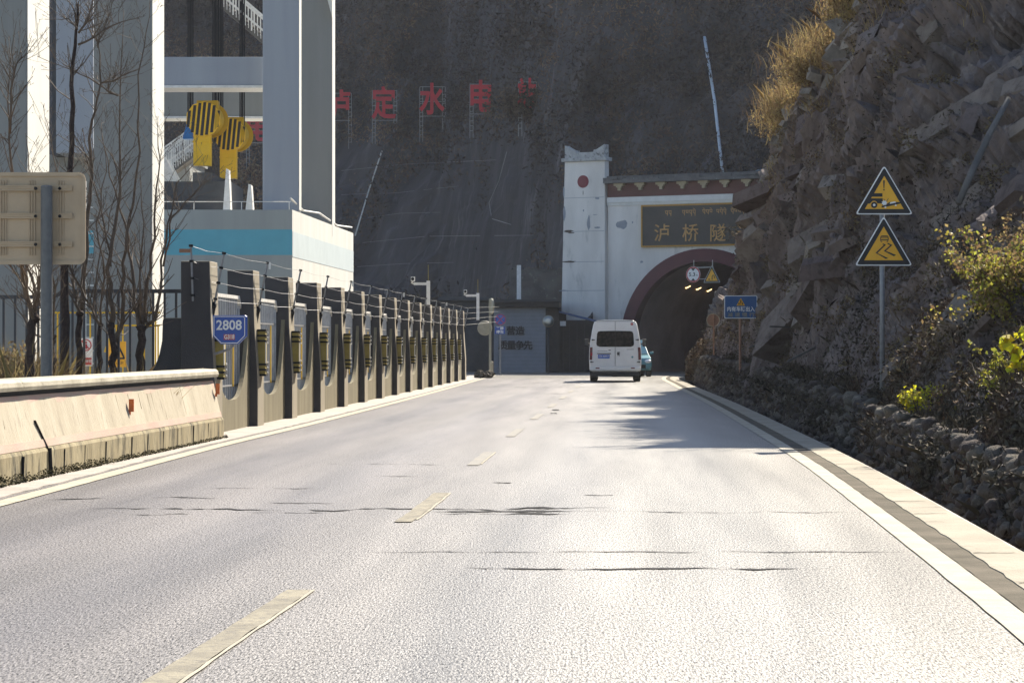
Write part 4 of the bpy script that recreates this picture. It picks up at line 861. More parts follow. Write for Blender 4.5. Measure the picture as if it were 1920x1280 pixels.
# ---------------------------------------------------------------- tunnel portal (its own frame: x along the front, y into the hill)
P0 = Vector((10.3, 146, 0)); PA = R(-30); CA, SA = math.cos(R(30)), math.sin(R(30))
po = empty('tunnel_portal', P0, 'white tunnel portal with dark red arch and corner tower', 'tunnel', rz=PA)
def u_at(px): k = (px - 960) / F; return (146 * k - P0.x) / (CA + k * .5)      # front coordinate under a photo column
def z_at(px, py): return H + (HORIZON - py) * (146 - .5 * u_at(px)) / F
RI, RO, ZC = 4.33, 5.02, 1.6
def arc(r, n=40): return [(-r, -.3)] + [(-r * math.cos(math.pi * i / n), ZC + r * math.sin(math.pi * i / n)) for i in range(n + 1)] + [(r, -.3)]
ao, ai = arc(RO), arc(RI); U0, U1, ZT_ = -5.85, 8.5, 9.2
def outer(p):                                      # where a ray from the arch centre meets the facade's edge
    dx, dz = p[0], p[1] - ZC
    if p[1] < ZC: return (U0 if dx < 0 else U1, p[1])
    k = min(((U0 if dx < 0 else U1) / dx) if abs(dx) > 1e-6 else 1e9, (ZT_ - ZC) / dz if dz > 1e-6 else 1e9); return (dx * k, ZC + dz * k)
mb = MB(); n = len(ao); oo = [outer(p) for p in ao]
corn = []
mb.add([(a[0], 0, a[1]) for a in ao] + [(a[0], 0, a[1]) for a in oo], [(i, i + 1, n + i + 1, n + i) for i in range(n - 1)])
for i in range(n - 1):                              # square off the two top corners
    a, b = oo[i], oo[i + 1]
    if a[0] <= U0 + 1e-6 and b[0] > U0 + 1e-6: mb.add([(a[0], 0, a[1]), (b[0], 0, b[1]), (U0, 0, ZT_)], [(0, 1, 2)])
    if a[0] < U1 - 1e-6 and b[0] >= U1 - 1e-6: mb.add([(a[0], 0, a[1]), (b[0], 0, b[1]), (U1, 0, ZT_)], [(0, 1, 2)])
mb.bx(U0, U1, .5, 1.0, ZT_ - 1, ZT_ + .9); mb.build('facade', M['pwhite'], po, local=True)
mb = MB(); m_ = len(ai)
for y0_ in (-.10,):
    v = [(a[0], y0_, a[1]) for a in ai] + [(a[0], y0_, a[1]) for a in ao] + [(a[0], .05, a[1]) for a in ao] + [(a[0], .6, a[1]) for a in ai]
    f = []
    for i in range(m_ - 1): f += [(i, i+1, m_+i+1, m_+i), (m_+i, m_+i+1, 2*m_+i+1, 2*m_+i), (i, 3*m_+i, 3*m_+i+1, i+1)]
    mb.add(v, f)
mb.build('arch_ring', M['arch'], po, local=True, smooth=False)
mb = MB(); ys = list(np.arange(.55, 60, 2.0)); v = []
for y in ys: v += [(a[0] * 1.003 + (0.0 if y < 12 else (y - 12) ** 2 * .006), y, ZC + (a[1] - ZC) * 1.003) for a in ai]
mb.add(v, [(i*m_+k, i*m_+k+1, (i+1)*m_+k+1, (i+1)*m_+k) for i in range(len(ys)-1) for k in range(m_-1)] + [tuple((len(ys)-1)*m_+k for k in range(m_))])
mb.build('bore', M['bore'], po, local=True, smooth=True)
mb = MB(); mb.bx(U0, U1, -.03, .4, 9.5, 10.25); mb.build('red_frieze', M['pred'], po, local=True)
mb = MB(); mb.bx(U0, U1, -.12, .4, 9.2, 9.5); mb.bx(U0, U1, -.06, .02, 9.06, 9.195); mb.build('moulding', M['pmould'], po, local=True)
mb = MB(); v = [];  n = 60
mb.bx(U0 + .0, U1, -.55, 1.4, 10.25, 10.42)
for i in range(46): x = U0 + .1 + i * .31; mb.box((x, -.3 + random.uniform(-.04, .04), 10.47 + random.uniform(-.03, .05)), (.3, random.uniform(.4, .5), random.uniform(.1, .2)))
mb.bx(U0, U1, -.1, 1.3, 10.42, 10.66); mb.build('eaves', M['eave'], po, local=True)
x = u_at(1164); 
while x < 6: 
    mb = MB(); mb.bx(x - .29, x + .29, -.30, -.031, 10.11, 10.247); mb.bx(x - .17, x + .17, -.26, -.031, 10.02, 10.109); mb.bx(x - .09, x + .09, -.22, -.031, 9.86, 10.019); mb.build('bracket', M['cream'], po, local=True); x += u_at(1203) - u_at(1164)
# corner tower
ub0, ub1, ut0, ut1 = u_at(1056), u_at(1141), u_at(1062), u_at(1137); zt = z_at(1100, 303)
mb = MB(); mb.add([(ub0, -.38, -.3), (ub1, -.38, -.3), (ub1, .35, -.3), (ub0, .35, -.3), (ut0, -.2, zt), (ut1, -.2, zt), (ut1, .3, zt), (ut0, .3, zt)], [(0,3,2,1),(4,5,6,7),(0,1,5,4),(1,2,6,5),(2,3,7,6),(3,0,4,7)])
mb.build('corner_tower', M['pwhite'], po, local=True, bevel=.03)
def ty(z): return -.38 + .18 * (z + .3) / (zt + .3)
mb = MB(); mb.bx(ut0 - .14, ut1 + .14, -.34, .42, zt, zt + .2); mb.build('tower_cornice', M['oldw'], po, local=True, bevel=.02)
mb = MB(); z0 = zt + .2; zt2 = z_at(1100, 275)
mb.bx(ut0 + .05, ut1 - .05, -.18, .26, z0, z0 + .30)
for s, a in ((1, ut0 + .02), (-1, ut1 - .02)):
    mb.prism([(a, -.22, z0), (a + s * .80, -.22, z0), (a + s * .64, -.22, z0 + .42), (a + s * .52, -.22, zt2 - .2), (a + s * .22, -.22, zt2 - .05), (a, -.22, zt2 + .08)][::s], (0, .52, 0))
mb.build('tower_battlement', M['oldw'], po, local=True)
cz = z_at(1097, 341); cu = (u_at(1097)); yy = ty(cz)
mb = MB(); mb.disc((cu, yy - .03, cz), .345, .05, 32); mb.build('red_disc', M['dred'], po, local=True)
# worn patches in the render
def blot(cu, cz, ru, rz, m, yo, seed):
    rr = random.Random(seed); pts = []
    for k in range(22): a = 2*math.pi*k/22; r = 1 + .45 * noise.noise((math.cos(a)*1.5+seed, math.sin(a)*1.5, seed)); pts.append((cu + ru*r*math.cos(a), yo(cz + rz*r*math.sin(a)), cz + rz*r*math.sin(a)))
    mb = MB(); mb.add(pts, [tuple(range(22))]); mb.build('worn_patch', m, po, local=True)
tyo = lambda z: ty(z) - .004; fyo = lambda z: -.004
for px, py, a, b, m, s in ((1108, 419, .10, .36, 'patch', 1), (1062, 400, .08, .40, 'patch', 2), (1061, 360, .06, .3, 'patch', 3), (1124, 372, .16, .06, 'patch', 4), (1070, 434, .30, .06, 'dkpatch', 5), (1076, 437, .2, .03, 'dkpatch', 15), (1072, 491, .42, .045, 'dkpatch', 6), (1124, 427, .2, .05, 'patch', 7), (1097, 362, .02, .13, 'dkpatch', 8), (1120, 403, .14, .02, 'patch', 9), (1060, 545, .3, .03, 'patch', 10), (1098, 395, .04, .06, 'patch', 16)):
    blot(u_at(px), z_at(px, py), a, b, M[m], tyo, s)
blot(u_at(1167), z_at(1167, 421), .34, .24, M['patch'], fyo, 11); blot(u_at(1203), z_at(1203, 491), .10, .06, M['patch'], fyo, 12); blot(u_at(1186), z_at(1186, 417), .05, .06, M['patch'], fyo, 13)
mb = MB()
for py in (371, 434, 491, 545): z = z_at(1098, py); f_ = (z + .3) / (zt + .3); mb.bx(ub0 + (ut0 - ub0) * f_ + .03, ub1 + (ut1 - ub1) * f_ - .03, ty(z) - .003, ty(z) + .05, z - .012, z + .012)
mb.build('joint', M['patch'], po, local=True)
# name board
bu0, bu1, bz0, bz1 = u_at(1207), 3.9, z_at(1207, 461), z_at(1207, 388)
mb = MB(); mb.bx(bu0, bu1, -.14, -.01, bz0, bz1); nb_ = mb.build('name_board', M['board'], po, local=True)
mb = MB(); t = .085
mb.bx(bu0 - t, bu1 + t, -.17, -.02, bz0 - t, bz0 - .001); mb.bx(bu0 - t, bu1 + t, -.17, -.02, bz1 + .001, bz1 + t); mb.bx(bu0 - t, bu0 - .001, -.17, -.02, bz0, bz1); mb.bx(bu1 + .001, bu1 + t, -.17, -.02, bz0, bz1)
mb.build('gilt_frame', M['gold'], nb_, local=True)
for ch, px in zip('泸桥隧道', (1244, 1297, 1348, 1400)): text_obj(ch, 1.0, M['goldc'], nb_, (u_at(px), -.165, z_at(px, 439)), .04, local=True, bold=.004)
mb = MB(); rr = random.Random(5)                    # the row of Tibetan letters: head strokes with hanging stems
for g0, cnt in ((1249, 2), (1281, 4), (1319, 3), (1345, 3), (1372, 4)):
    for k in range(cnt):
        uu = u_at(g0 + k * 6.6); zz = z_at(1300, 395); mb.bx(uu, uu + .19, -.15, -.141, zz, zz + .035); y_ = rr.uniform(.14, .3)
        mb.bar((uu + .16, -.146, zz), (uu + .15, -.146, zz - y_), .035, .008, up=(0, 1, 0)); mb.bar((uu + .04, -.146, zz), (uu + .05, -.146, zz - .11), .03, .008, up=(0, 1, 0)); mb.bar((uu + .05, -.146, zz - .11), (uu + .15, -.146, zz - y_ * .6), .03, .008, up=(0, 1, 0))
        if rr.random() < .4: mb.bar((uu + .03, -.146, zz + .12), (uu + .15, -.146, zz + .07), .03, .008, up=(0, 1, 0))
mb.build('lettering', M['goldc'], nb_, local=True)
# signs hanging in the arch
hs_ = empty('hanging_sign_frame', P0, 'thin white pipe frame hanging in the tunnel arch behind the height sign', 'sign frame', rz=PA)
ua, ub_ = u_at(1304), u_at(1339); zc = z_at(1304, 515)
mb = MB()
for u_ in (ua, ub_): mb.cyl((u_, -.2, zc + .5), (u_, -.2, math.sqrt(max(0, RI**2 - u_**2)) + ZC + .1), .02, 6)
mb.cyl((ua - .1, -.2, zc + .38), (ub_ + .05, -.2, zc + .38), .02, 6); mb.cyl((ua - .1, -.2, zc - .24), (ub_ + .05, -.2, zc - .24), .02, 6); mb.cyl((ua, -.2, zc - .2), (ua, -.2, zc + .5), .02, 6); mb.cyl((ub_, -.2, zc - .2), (ub_, -.2, zc + .5), .02, 6); mb.build('pipes', M['railw'], hs_, local=True)
rs = empty('height_limit_sign', P0, 'round white height limit sign with red rim reading 5.3m in the tunnel arch', 'road sign', rz=PA)
mb = MB(); mb.disc((ua, -.28, zc), .43, .03, 40); d_ = mb.build('plate', M['swhite'], rs, local=True); mb = MB(); mb.ring((ua, -.285, zc), .35, .42, .004, 40); mb.build('rim', M['sred'], d_, local=True)
mb = MB(); mb.prism([(ua - .13, -.284, zc + .34), (ua + .13, -.284, zc + .34), (ua, -.284, zc + .19)], (0, .003, 0)); mb.prism([(ua - .13, -.284, zc - .34), (ua + .13, -.284, zc - .34), (ua, -.284, zc - .19)], (0, .003, 0)); mb.build('arrowheads', M['sblk'], d_, local=True)
text_obj('5.3', .27, M['sblk'], d_, (ua - .06, -.287, zc), width=.37, bold=.004, local=True); text_obj('m', .15, M['sblk'], d_, (ua + .22, -.287, zc - .03), local=True)
def tri_sign(parent, cx, y, z0, side, local=False, hgt=None):
    h_ = hgt or side * .866; zc_ = z0 + h_ / 3; R0 = h_ * 2 / 3
    def tri(i, r=.05):
        out = []; s_ = 1 - i * 3 / h_; V = [Vector((cx, 0, zc_ + R0 * s_)), Vector((cx - side / 2 * s_, 0, zc_ - R0 / 2 * s_)), Vector((cx + side / 2 * s_, 0, zc_ - R0 / 2 * s_))]
        for k in range(3):
            a, b, c = V[k - 1], V[k], V[(k + 1) % 3]; d1 = (a - b).normalized() * r; d2 = (c - b).normalized() * r
            for t in (0, .25, .5, .75, 1): p1 = b + d1 * (1 - t); p2 = b + d2 * t; out.append(p1.lerp(p2, t))
        return out
    mb = MB(); mb.prism([(p.x, y, p.z) for p in tri(0, .06 * side)], (0, .025, 0)); pl = mb.build('plate', M['swhite'], parent, local=local)
    mb = MB(); mb.prism([(p.x, y - .004, p.z) for p in tri(.018 * side, .045 * side)], (0, .003, 0)); mb.build('black_border', M['sblk'], pl, local=local)
    mb = MB(); mb.prism([(p.x, y - .009, p.z) for p in tri(.092 * side, .004)], (0, .004, 0)); mb.build('yellow_field', M['syel'], pl, local=local)
    return pl
tg = empty('curve_warning_sign', P0, 'yellow triangular warning sign hanging beside the round height sign', 'road sign', rz=PA)
pl = tri_sign(tg, ub_, -.28, zc - .44, 1.0, True, .92)
mb = MB(); mb.tube([(ub_ + .02, -.295, zc - .30), (ub_ + .02, -.295, zc - .12), (ub_ + .06, -.295, zc - .05), (ub_ + .13, -.295, zc - .05), (ub_ + .16, -.295, zc - .14), (ub_ + .16, -.295, zc - .22)], .022, 6); mb.bx(ub_ - .2, ub_ - .1, -.297, -.292, zc - .3, zc - .24); mb.build('symbol', M['sblk'], pl, local=True)
# tunnel lamps on the left haunch
for i, (px, py, Y, wd_) in enumerate(((1290, 538, 151.1, 'nearest the arch'), (1310, 541, 152.3, 'in the middle of the row'), (1330, 544, 153.6, 'deepest in the bore'))):
    c = at(px, py, Y); lm = empty('tunnel_lamp', c, f'lit orange lamp on the tunnel vault, {wd_}', 'lamp', 'lit lamps in the tunnel', rz=PA); mb = MB(); mb.bar((-.04, -.16, -.06), (.05, .14, .06), .09, .05); mb.build('lens', M['tlamp'], lm, local=True); mb = MB(); mb.bar((-.05, -.17, .0), (.05, .15, .12), .13, .05); mb.build('housing', M['dkplastic'], lm, local=True)

# ---------------------------------------------------------------- guard house, gate, old blocks
def pbox(mb, px0, px1, py0, py1, Y, d): a, b = at(px0, py1, Y), at(px1, py0, Y); mb.bx(a.x, b.x, Y, Y + d, max(-.3, a.z), b.z); return mb
gh = empty('guard_house', at(985, 697, 144), 'low grey tiled guard house with dark characters on its wall', 'guard house')
mb = MB(); pbox(mb, 926, 1023, 572, 720, 144, 5); wl_ = mb.build('wall', M['ghouse'], gh)
mb = MB(); pbox(mb, 926, 1048, 566, 574, 143.4, 6); pbox(mb, 920, 1050, 561, 566, 143.1, 6.6); pbox(mb, 924, 1049, 574, 577, 143.7, 5); mb.build('roof', M['groof'], gh)
mb = MB(); pbox(mb, 1023, 1048, 577, 720, 145.2, 3); mb.build('porch', M['groof'], gh)
mb = MB(); pbox(mb, 926, 934, 600, 720, 143.9, .09); mb.build('corner_pier', M['ghouse'], gh)
mb = MB(); a = at(0, 0, 144)
for py in np.arange(582, 697, 7): z = at(0, py, 144).z; mb.bx(at(934, 0, 144).x, at(1023, 0, 144).x, 143.994, 143.999, z, z + .018)
mb.build('tile_joint', M['patch'], wl_)
for ch, px, py in (('安', 925, 621), ('全', 940, 621), ('营', 958, 621), ('造', 975, 621), ('质', 943, 648), ('量', 959, 648), ('争', 975, 648), ('先', 990, 648)):
    if px < 950 and py < 630: continue
    text_obj(ch, .50, M['dkplastic'], wl_, at(px, py, 143.95), .05, bold=.010)
gt = empty('site_gate', at(1080, 697, 148), 'dark metal site gate under a sloping canopy beside the guard house', 'gate')
mb = MB(); pbox(mb, 1048, 1120, 600, 720, 148, .1); mb.build('gate_leaf', M['groof'], gt); mb = MB()
a, b = at(1046, 584, 146.4), at(1118, 602, 146.4); mb.bar(a, b, 1.2, .10); mb.build('canopy', M['sblue2'], gt); mb = MB(); pbox(mb, 1047, 1062, 586, 601, 145.9, .5); mb.build('lamp_box', M['black'], gt); mb = MB(); pbox(mb, 1050, 1061, 602, 611, 145.8, .05); mb.build('notice', M['swhite'], gt)
mb = MB()
for px in (1056, 1068, 1082, 1096): x = at(px, 0, 148).x; mb.bx(x - .02, x + .02, 147.95, 147.999, 0, 2.6)
mb.build('gate_bar', M['dkgrey'], gt)
mb = MB(); pbox(mb, 955, 1058, 508, 580, 151.5, 5)
for i in range(14): mb.box(at(960 + i * 7, 507, 153) + Vector((0, 0, random.uniform(-.1, .05))), (.3, 2, .2))
tag(mb.build('concrete_block', M['oldc']), 'mottled old concrete block above the guard house roof', 'concrete block')
mb = MB(); pbox(mb, 969, 977, 497, 565, 149.6, .25); tag(mb.build('marker_post', M['whitep'], bevel=.02), 'white square post standing behind the guard house roof', 'post')
mb = MB(); pbox(mb, 822, 928, 556, 563, 150, 4); pbox(mb, 826, 926, 563, 720, 150.5, 4); tag(mb.build('shed', M['dkgrey']), 'low dark grey shed behind the far end of the fence', 'shed')
# small signs and mirrors by the gate
def ypole(px, py0, Y, r=.04): b = at(px, py0, Y); m_ = MB(); m_.cyl((b.x, Y, -.05), (b.x, Y, b.z), r, 10); return m_
e = empty('no_parking_sign', at(938, 700, 131), 'round blue no stopping sign with red cross above a blue plate', 'road sign'); ypole(938, 588, 131).build('pole', M['steel'], e)
c = at(938, 599, 130.9); mb = MB(); mb.disc(c, .27, .02, 32); d_ = mb.build('disc', M['sblue'], e); mb = MB(); mb.ring(c - Vector((0, .006, 0)), .235, .262, .005, 32)
for s in (-1, 1): mb.bar(c + Vector((-.16 * s, -.004, .16)), c + Vector((.16 * s, -.004, -.16)), .032, .005, up=(0, 1, 0))
mb.build('red_cross', M['sred'], d_)
a, b = at(928, 626, 130.9), at(947, 612, 130.9); mb = MB(); mb.bx(a.x, b.x, 130.9, 130.92, a.z, b.z); d_ = mb.build('lower_plate', M['sblue'], e)
text_obj('严禁', .17, M['swhite'], d_, ((a.x + b.x) / 2, 130.89, b.z - .10), width=.36, bold=.004); text_obj('停车', .17, M['swhite'], d_, ((a.x + b.x) / 2, 130.89, a.z + .09), width=.36, bold=.004)
e = empty('traffic_mirror', at(919, 697, 124), 'tall beige mirror pole with an edge-on disc and a second mirror seen from behind', 'traffic mirror'); ypole(919, 560, 124, .055).build('pole', M['mirror'], e)
c = at(921, 574, 123.9); mb = MB(); mb.tube([c - Vector((.02, 0, 0)), c + Vector((.05, .02, 0))], [.36, .36], 24); o = mb.build('mirror_disc', M['mirror'], e)
c = at(909, 615, 124.2); mb = MB(); mb.tube([c, c + Vector((0, .04, 0)), c + Vector((0, .08, 0))], [.33, .34, .2], 28); mb.build('mirror_disc', M['mirror'], e)
e = empty('traffic_mirror', at(1028, 697, 138), 'round traffic mirror on a thin dark pole before the guard house porch', 'traffic mirror'); ypole(1028, 610, 138, .035).build('pole', M['dkgrey'], e)
c = at(1028, 602, 137.9); mb = MB(); mb.tube([c + Vector((0, .05, 0)), c, c - Vector((0, .05, 0))], [.30, .30, .2], 28); mb.build('mirror_disc', M['cream'], e, smooth=False); mb = MB(); mb.tube([c - Vector((0, .052, 0)), c - Vector((0, .10, 0))], [.27, .1], 28); mb.build('mirror_face', M['mirg'], e, smooth=True)
mb = MB(); c = at(922, 690, 122); mb.cyl((c.x, 122, 0), (c.x, 122, .65), .07, 10); mb.ball((c.x, 122, .65), .075, 10); tag(mb.build('bollard', M['cream']), 'short pale bollard at the far end of the fence', 'bollard')
mb = MB()
for i in range(60): mb.ball((at(random.uniform(894, 920), 690, 119).x, 119 + random.uniform(-1, 1), random.uniform(-.05, .22)), random.uniform(.06, .16), 7, 0, .9)
tag(mb.build('rubble_heap', M['ground']), 'low dark heap of rubble where the fence ends', 'heap')
# cameras on the fence
def cctv(px, ptop, pbot, parm, Y, lab):
    a, b = at(px, pbot, Y), at(px, ptop, Y); e = empty('security_camera', a, lab, 'camera', 'security cameras above the fence'); mb = MB(); arm = at(px, ptop + 8, Y); c = at(parm, ptop + 8, Y)
    mb.bar(a, arm + Vector((0, 0, .1)), .12); mb.bar(arm, c, .09); mb.build('mast', M['whitep'], e); mb = MB(); mb.cyl(b + Vector((0, 0, -.05)), b + Vector((0, 0, .5)), .012, 6); mb.build('lightning_rod', M['guard'], e)
    mb = MB(); mb.box(c + Vector((-.03, -.1, .16)), (.13, .34, .15)); mb.tube([c, c + Vector((-.08, 0, .03)), c + Vector((0, 0, .12))], .03, 6); k = mb.build('camera_body', M['whitep'], e); mb = MB(); mb.disc(c + Vector((-.03, -.29, .16)), .055, .02, 14); mb.build('lens', M['black'], k)
cctv(803, 524, 572, 776, 93, 'white camera on a mast over the middle of the fence'); cctv(896, 546, 600, 874, 113, 'white camera on a mast over the far end of the fence')

# ---------------------------------------------------------------- red hillside characters on white frames
def hill_sign(ch, px0, px1, py0, py1, pleg, lab, legs=True, grown=False):
    c = hill_hit((px0 + px1) / 2, pleg); Y = c.y - 1.2; a, b = at(px0, py1, Y), at(px1, py0, Y); e = empty('hillside_character', ((a.x + b.x) / 2, Y, c.z), lab, 'hillside letter', 'red characters standing on the hillside')
    wd_, hg = b.x - a.x, b.z - a.z; text_obj(ch, hg * 1.12, M['redch'], e, ((a.x + b.x) / 2 - .05, Y - .12, (a.z + b.z) / 2), .10, width=wd_ * 1.0, bold=.06, name='character')
    mb = MB(); t = .036
    for x in (a.x, a.x + .22, b.x - .22, b.x): mb.bar((x, Y, c.z - .8), (x, Y, b.z), t)
    for z in (b.z, a.z, (a.z + b.z) / 2): mb.bar((a.x, Y, z), (b.x, Y, z), t)
    z = c.z - .3
    while z < b.z - .3:
        for x in (a.x, b.x - .22): mb.bar((x, Y, z), (x + .22, Y, z + .02), t * .8)
        z += .33
    mb.build('frame', M['wire'], e)
hill_sign('泸', 610, 659, 175, 226, 262, 'red 泸 character half hidden behind the tower column'); hill_sign('定', 698, 744, 170, 226, 252, 'red 定 character on a white frame on the hillside'); hill_sign('水', 787, 835, 163, 218, 248, 'red 水 character on a white frame on the hillside'); hill_sign('电', 881, 925, 158, 214, 240, 'red 电 character on a white frame on the hillside'); hill_sign('站', 972, 1006, 154, 205, 235, 'red character almost overgrown by brush, rightmost on the hillside')
hill_sign('电', 462, 506, 222, 268, 300, 'red character seen between the tower columns behind the ropes')
random.seed(31); c0 = hill_hit(990, 190); p_ = [Vector((c0.x + random.gauss(0, .9), c0.y - 2.2 + random.uniform(-.5, .5), c0.z + random.gauss(-.35, .55))) for _ in range(3800)]
bu = empty('hill_bush', (c0.x, c0.y - 2, c0.z - 1.5), 'brown brush growing over the rightmost hillside character', 'bush'); k_ = cards('foliage', p_, rng.uniform(.12, .36, len(p_)), M['hshrub'], .4); k_.parent = bu; k_.matrix_parent_inverse = Matrix.Translation(-bu.location)
# pale pipes and net cables on the rock
def pipe(pts, r, lab, m='pipe', name='drain_pipe', cat='pipe', off=.9):
    mb = MB(); P = []
    for (a, b) in zip(pts, pts[1:]):
        for t in (0, .34, .67): P.append(hill_hit(a[0] + (b[0] - a[0]) * t, a[1] + (b[1] - a[1]) * t))
    P.append(hill_hit(*pts[-1])); P = [p + (Vector((0, 0, H)) + Vector((0, 0, 0)) - p).normalized() * off for p in P]; mb.tube(P, r * .8, 6); return tag(mb.build(name, M[m], smooth=True), lab, cat)
pipe([(716, 283), (690, 362), (666, 442)], .065, 'pale pipe lying down the dark rock right of the tower', 'whitep'); pipe([(1321, 70), (1340, 190), (1355, 325)], .11, 'pale blue pipe running down the slope above the tunnel')
pipe([(1478, 295), (1440, 315), (1395, 326)], .05, 'thin pale hose curving down to the tunnel roof', 'pipe', 'hose', 'hose')
for i, (pts, lab) in enumerate((([(640, 320), (760, 308), (930, 300)], 'top strand'), ([(640, 365), (740, 362), (860, 349)], 'second strand'), ([(690, 408), (750, 400), (830, 398)], 'third strand'), ([(680, 455), (800, 443), (1000, 441)], 'fourth strand'), ([(670, 500), (760, 494), (850, 492)], 'lowest strand'))):
    pipe(pts, .015, f'thin rock net cable across the dark rock, {lab}', 'wire', 'net_cable', 'cable', .7)
pipe([(950, 285), (935, 340), (917, 380), (922, 410), (958, 421)], .03, 'thin pale hose curving on the rock left of the portal', 'wire', 'hose', 'hose', .8)

# ---------------------------------------------------------------- white van
VX, VY = at(1153.5, 0, 105).x, 105.0
vn = empty('passenger_van', (VX, VY, 0), 'white passenger van seen from behind in the right lane before the tunnel', 'van', rz=R(-2.3))
half = [(.90, .40), (.985, .46), (1.0, .62), (1.012, .95), (1.0, 1.25), (.965, 1.55), (.90, 1.95), (.845, 2.22), (.80, 2.32), (.70, 2.375), (.35, 2.40), (0, 2.405)]
def sect(y, sx=1, top=1.0, z0=0, ins=0):
    P = [(x * sx - ins, z if z < 1.2 else 1.2 + (z - 1.2) * top + 0) for x, z in half[:-1]]
    return [(x, y, z) for x, z in P] + [(0, y, 1.2 + (2.405 - 1.2) * top)] + [(-x, y, z) for x, z in P[::-1]]
secs = [sect(0.0, 1, 1, 0, .03), sect(.05, 1, 1, 0, .006), sect(.14), sect(2.5), sect(4.0), sect(4.35, 1, .96), sect(4.95, .985, .45), sect(5.1, .98, .05), sect(5.7, .93, -.12), sect(5.85, .88, -.2)]
mb = MB(); n = len(secs[0]); mb.add([p for s in secs for p in s], [(i*n+k, i*n+(k+1) % n, (i+1)*n+(k+1) % n, (i+1)*n+k) for i in range(len(secs)-1) for k in range(n)] + [tuple(range(n-1, -1, -1)), tuple((len(secs)-1)*n+k for k in range(n))])
body = mb.build('body', M['van'], vn, local=True)
def flat(poly, y, th, name, m, parent, bevel=0.0): mb = MB(); mb.prism([(x, y, z) for x, z in poly], (0, th, 0)); return mb.build(name, m, parent, local=True, bevel=bevel)
def hw(z): return float(np.interp(z, [p[1] for p in half], [p[0] for p in half])) - .03
for s, nm in ((-1, 'rear_door'), (1, 'rear_door')):
    zs = [.62, .95, 1.25, 1.55, 1.95, 2.22, 2.31]; e = [(s * (hw(z) - .105 + (.0 if z < 2.2 else -.02)), z) for z in zs]; pl = [(s * .006, .62)] + e + [(s * .006, 2.33)]
    if s < 0: pl = pl[::-1]
    d = flat(pl, -.022, .02, nm, M['van'], vn, .006)
    w_ = [(s * .004, 1.36), (s * .60, 1.36), (s * .70, 1.40), (s * .725, 1.47), (s * .70, 1.86), (s * .66, 1.945), (s * .56, 1.965), (s * .004, 1.975)]
    flat(w_ if s > 0 else w_[::-1], -.032, .009, 'rear_window', M['vglass'], d)
    for z in (.78, 1.63): hg = MB(); hg.box((s * (hw(z) - .05), -.02, z), (.07, .05, .05)); hg.bar((s * (hw(z) - .05), -.03, z), (s * (hw(z) - .14), -.035, z), .03); hg.build('hinge', M['dkplastic'] if z > 1 else M['seam'], d, local=True)
    # lamp clusters, reflectors, mirrors
    tl = MB(); tl.prism([(s * (hw(z) + .012), -.03, z) for z in (.86, 1.10, 1.34)] + [(s * (hw(z) - .088), -.03, z) for z in (1.34, 1.10, .86)], (0, .12, 0)); t_ = tl.build('tail_light', M['tail'], vn, local=True, bevel=.008)
    q = MB(); q.bx(s * .905 - .028, s * .905 + .028, -.034, -.029, 1.02, 1.14) if s < 0 else q.bx(s * .91 - .025, s * .91 + .025, -.034, -.029, .95, 1.0); q.build('light_segment', M['redch'] if s < 0 else M['tail'], t_, local=True)
    q = MB(); q.bx(s * .68 - .075, s * .68 + .075, -.07, -.045, .52, .565); q.build('bumper_reflector', M['tail'], vn, local=True)
    mr = MB(); mr.bar((s * .98, 4.35, 1.45), (s * 1.12, 4.32, 1.5), .05); mr.box((s * 1.16, 4.3, 1.52), (.17, .12, .30)); m_ = mr.build('side_mirror', M['dkplastic'], vn, local=True, bevel=.03); q = MB(); q.box((s * 1.16, 4.235, 1.53), (.12, .006, .22)); q.build('mirror_glass', M['dmir'], m_, local=True)
    for y in (1.25, 4.75):
        wh = MB(); wh.tube([(s * .98, y, .36), (s * .955, y, .36), (s * .74, y, .36), (s * .70, y, .36)], [.30, .355, .355, .30], 24); k = wh.build('wheel', M['tyre'], vn, local=True); q = MB(); q.cyl((s * .965, y, .36), (s * .985, y, .36), .2, 16); q.build('rim', M['steel'], k, local=True)
q = MB(); q.bx(-.005, .005, -.034, -.01, .62, 2.33); q.build('door_seam', M['seam'], vn, local=True)
bp = MB(); bp.prism([(-.965, -.06, .44), (.965, -.06, .44), (1.0, -.06, .52), (.985, -.06, .60), (-.985, -.06, .60), (-1.0, -.06, .52)], (0, .25, 0)); bp.build('bumper', M['van'], vn, local=True, bevel=.03)
ub = MB(); ub.bx(-.92, .92, .0, 1.2, .24, .43); ub.bx(-.72, .72, 1.05, 1.45, .28, .44); ub.bx(-.9, .9, 1.2, 5.2, .33, .42); ub.build('underbody', M['dkplastic'], vn, local=True)
rc = MB(); rc.bx(-.72, -.14, -.0245, -.0225, .87, 1.12); rc.build('plate_recess', M['van'], vn, local=True); q = MB(); q.bx(-.70, -.16, -.05, -.024, 1.085, 1.115); q.build('plate_trim', M['seam'], vn, local=True)
pq = MB(); pq.bx(-.665, -.215, -.034, -.026, .915, 1.065); pq_ = pq.build('number_plate', M['plate'], vn, local=True); text_obj('川V·A0917', .105, M['swhite'], pq_, (-.44, -.036, .99), .002, width=.40, local=True, bold=.002)
q = MB(); q.disc((.11, -.035, 1.10), .045, .02, 14); q.bx(.09, .13, -.036, -.022, 1.02, 1.17); q.bx(.155, .17, -.036, -.022, 1.0, 1.18); q.build('door_handle', M['seam'], vn, local=True)
q = MB(); q.disc((.64, -.026, 2.235), .052, .003, 24); k = q.build('red_sticker', M['sred'], vn, local=True); text_obj('3', .07, M['swhite'], k, (.64, -.028, 2.235), .001, local=True); q = MB(); q.disc((.66, -.026, .965), .04, .003, 20); q.build('green_sticker', M['teal'], vn, local=True)
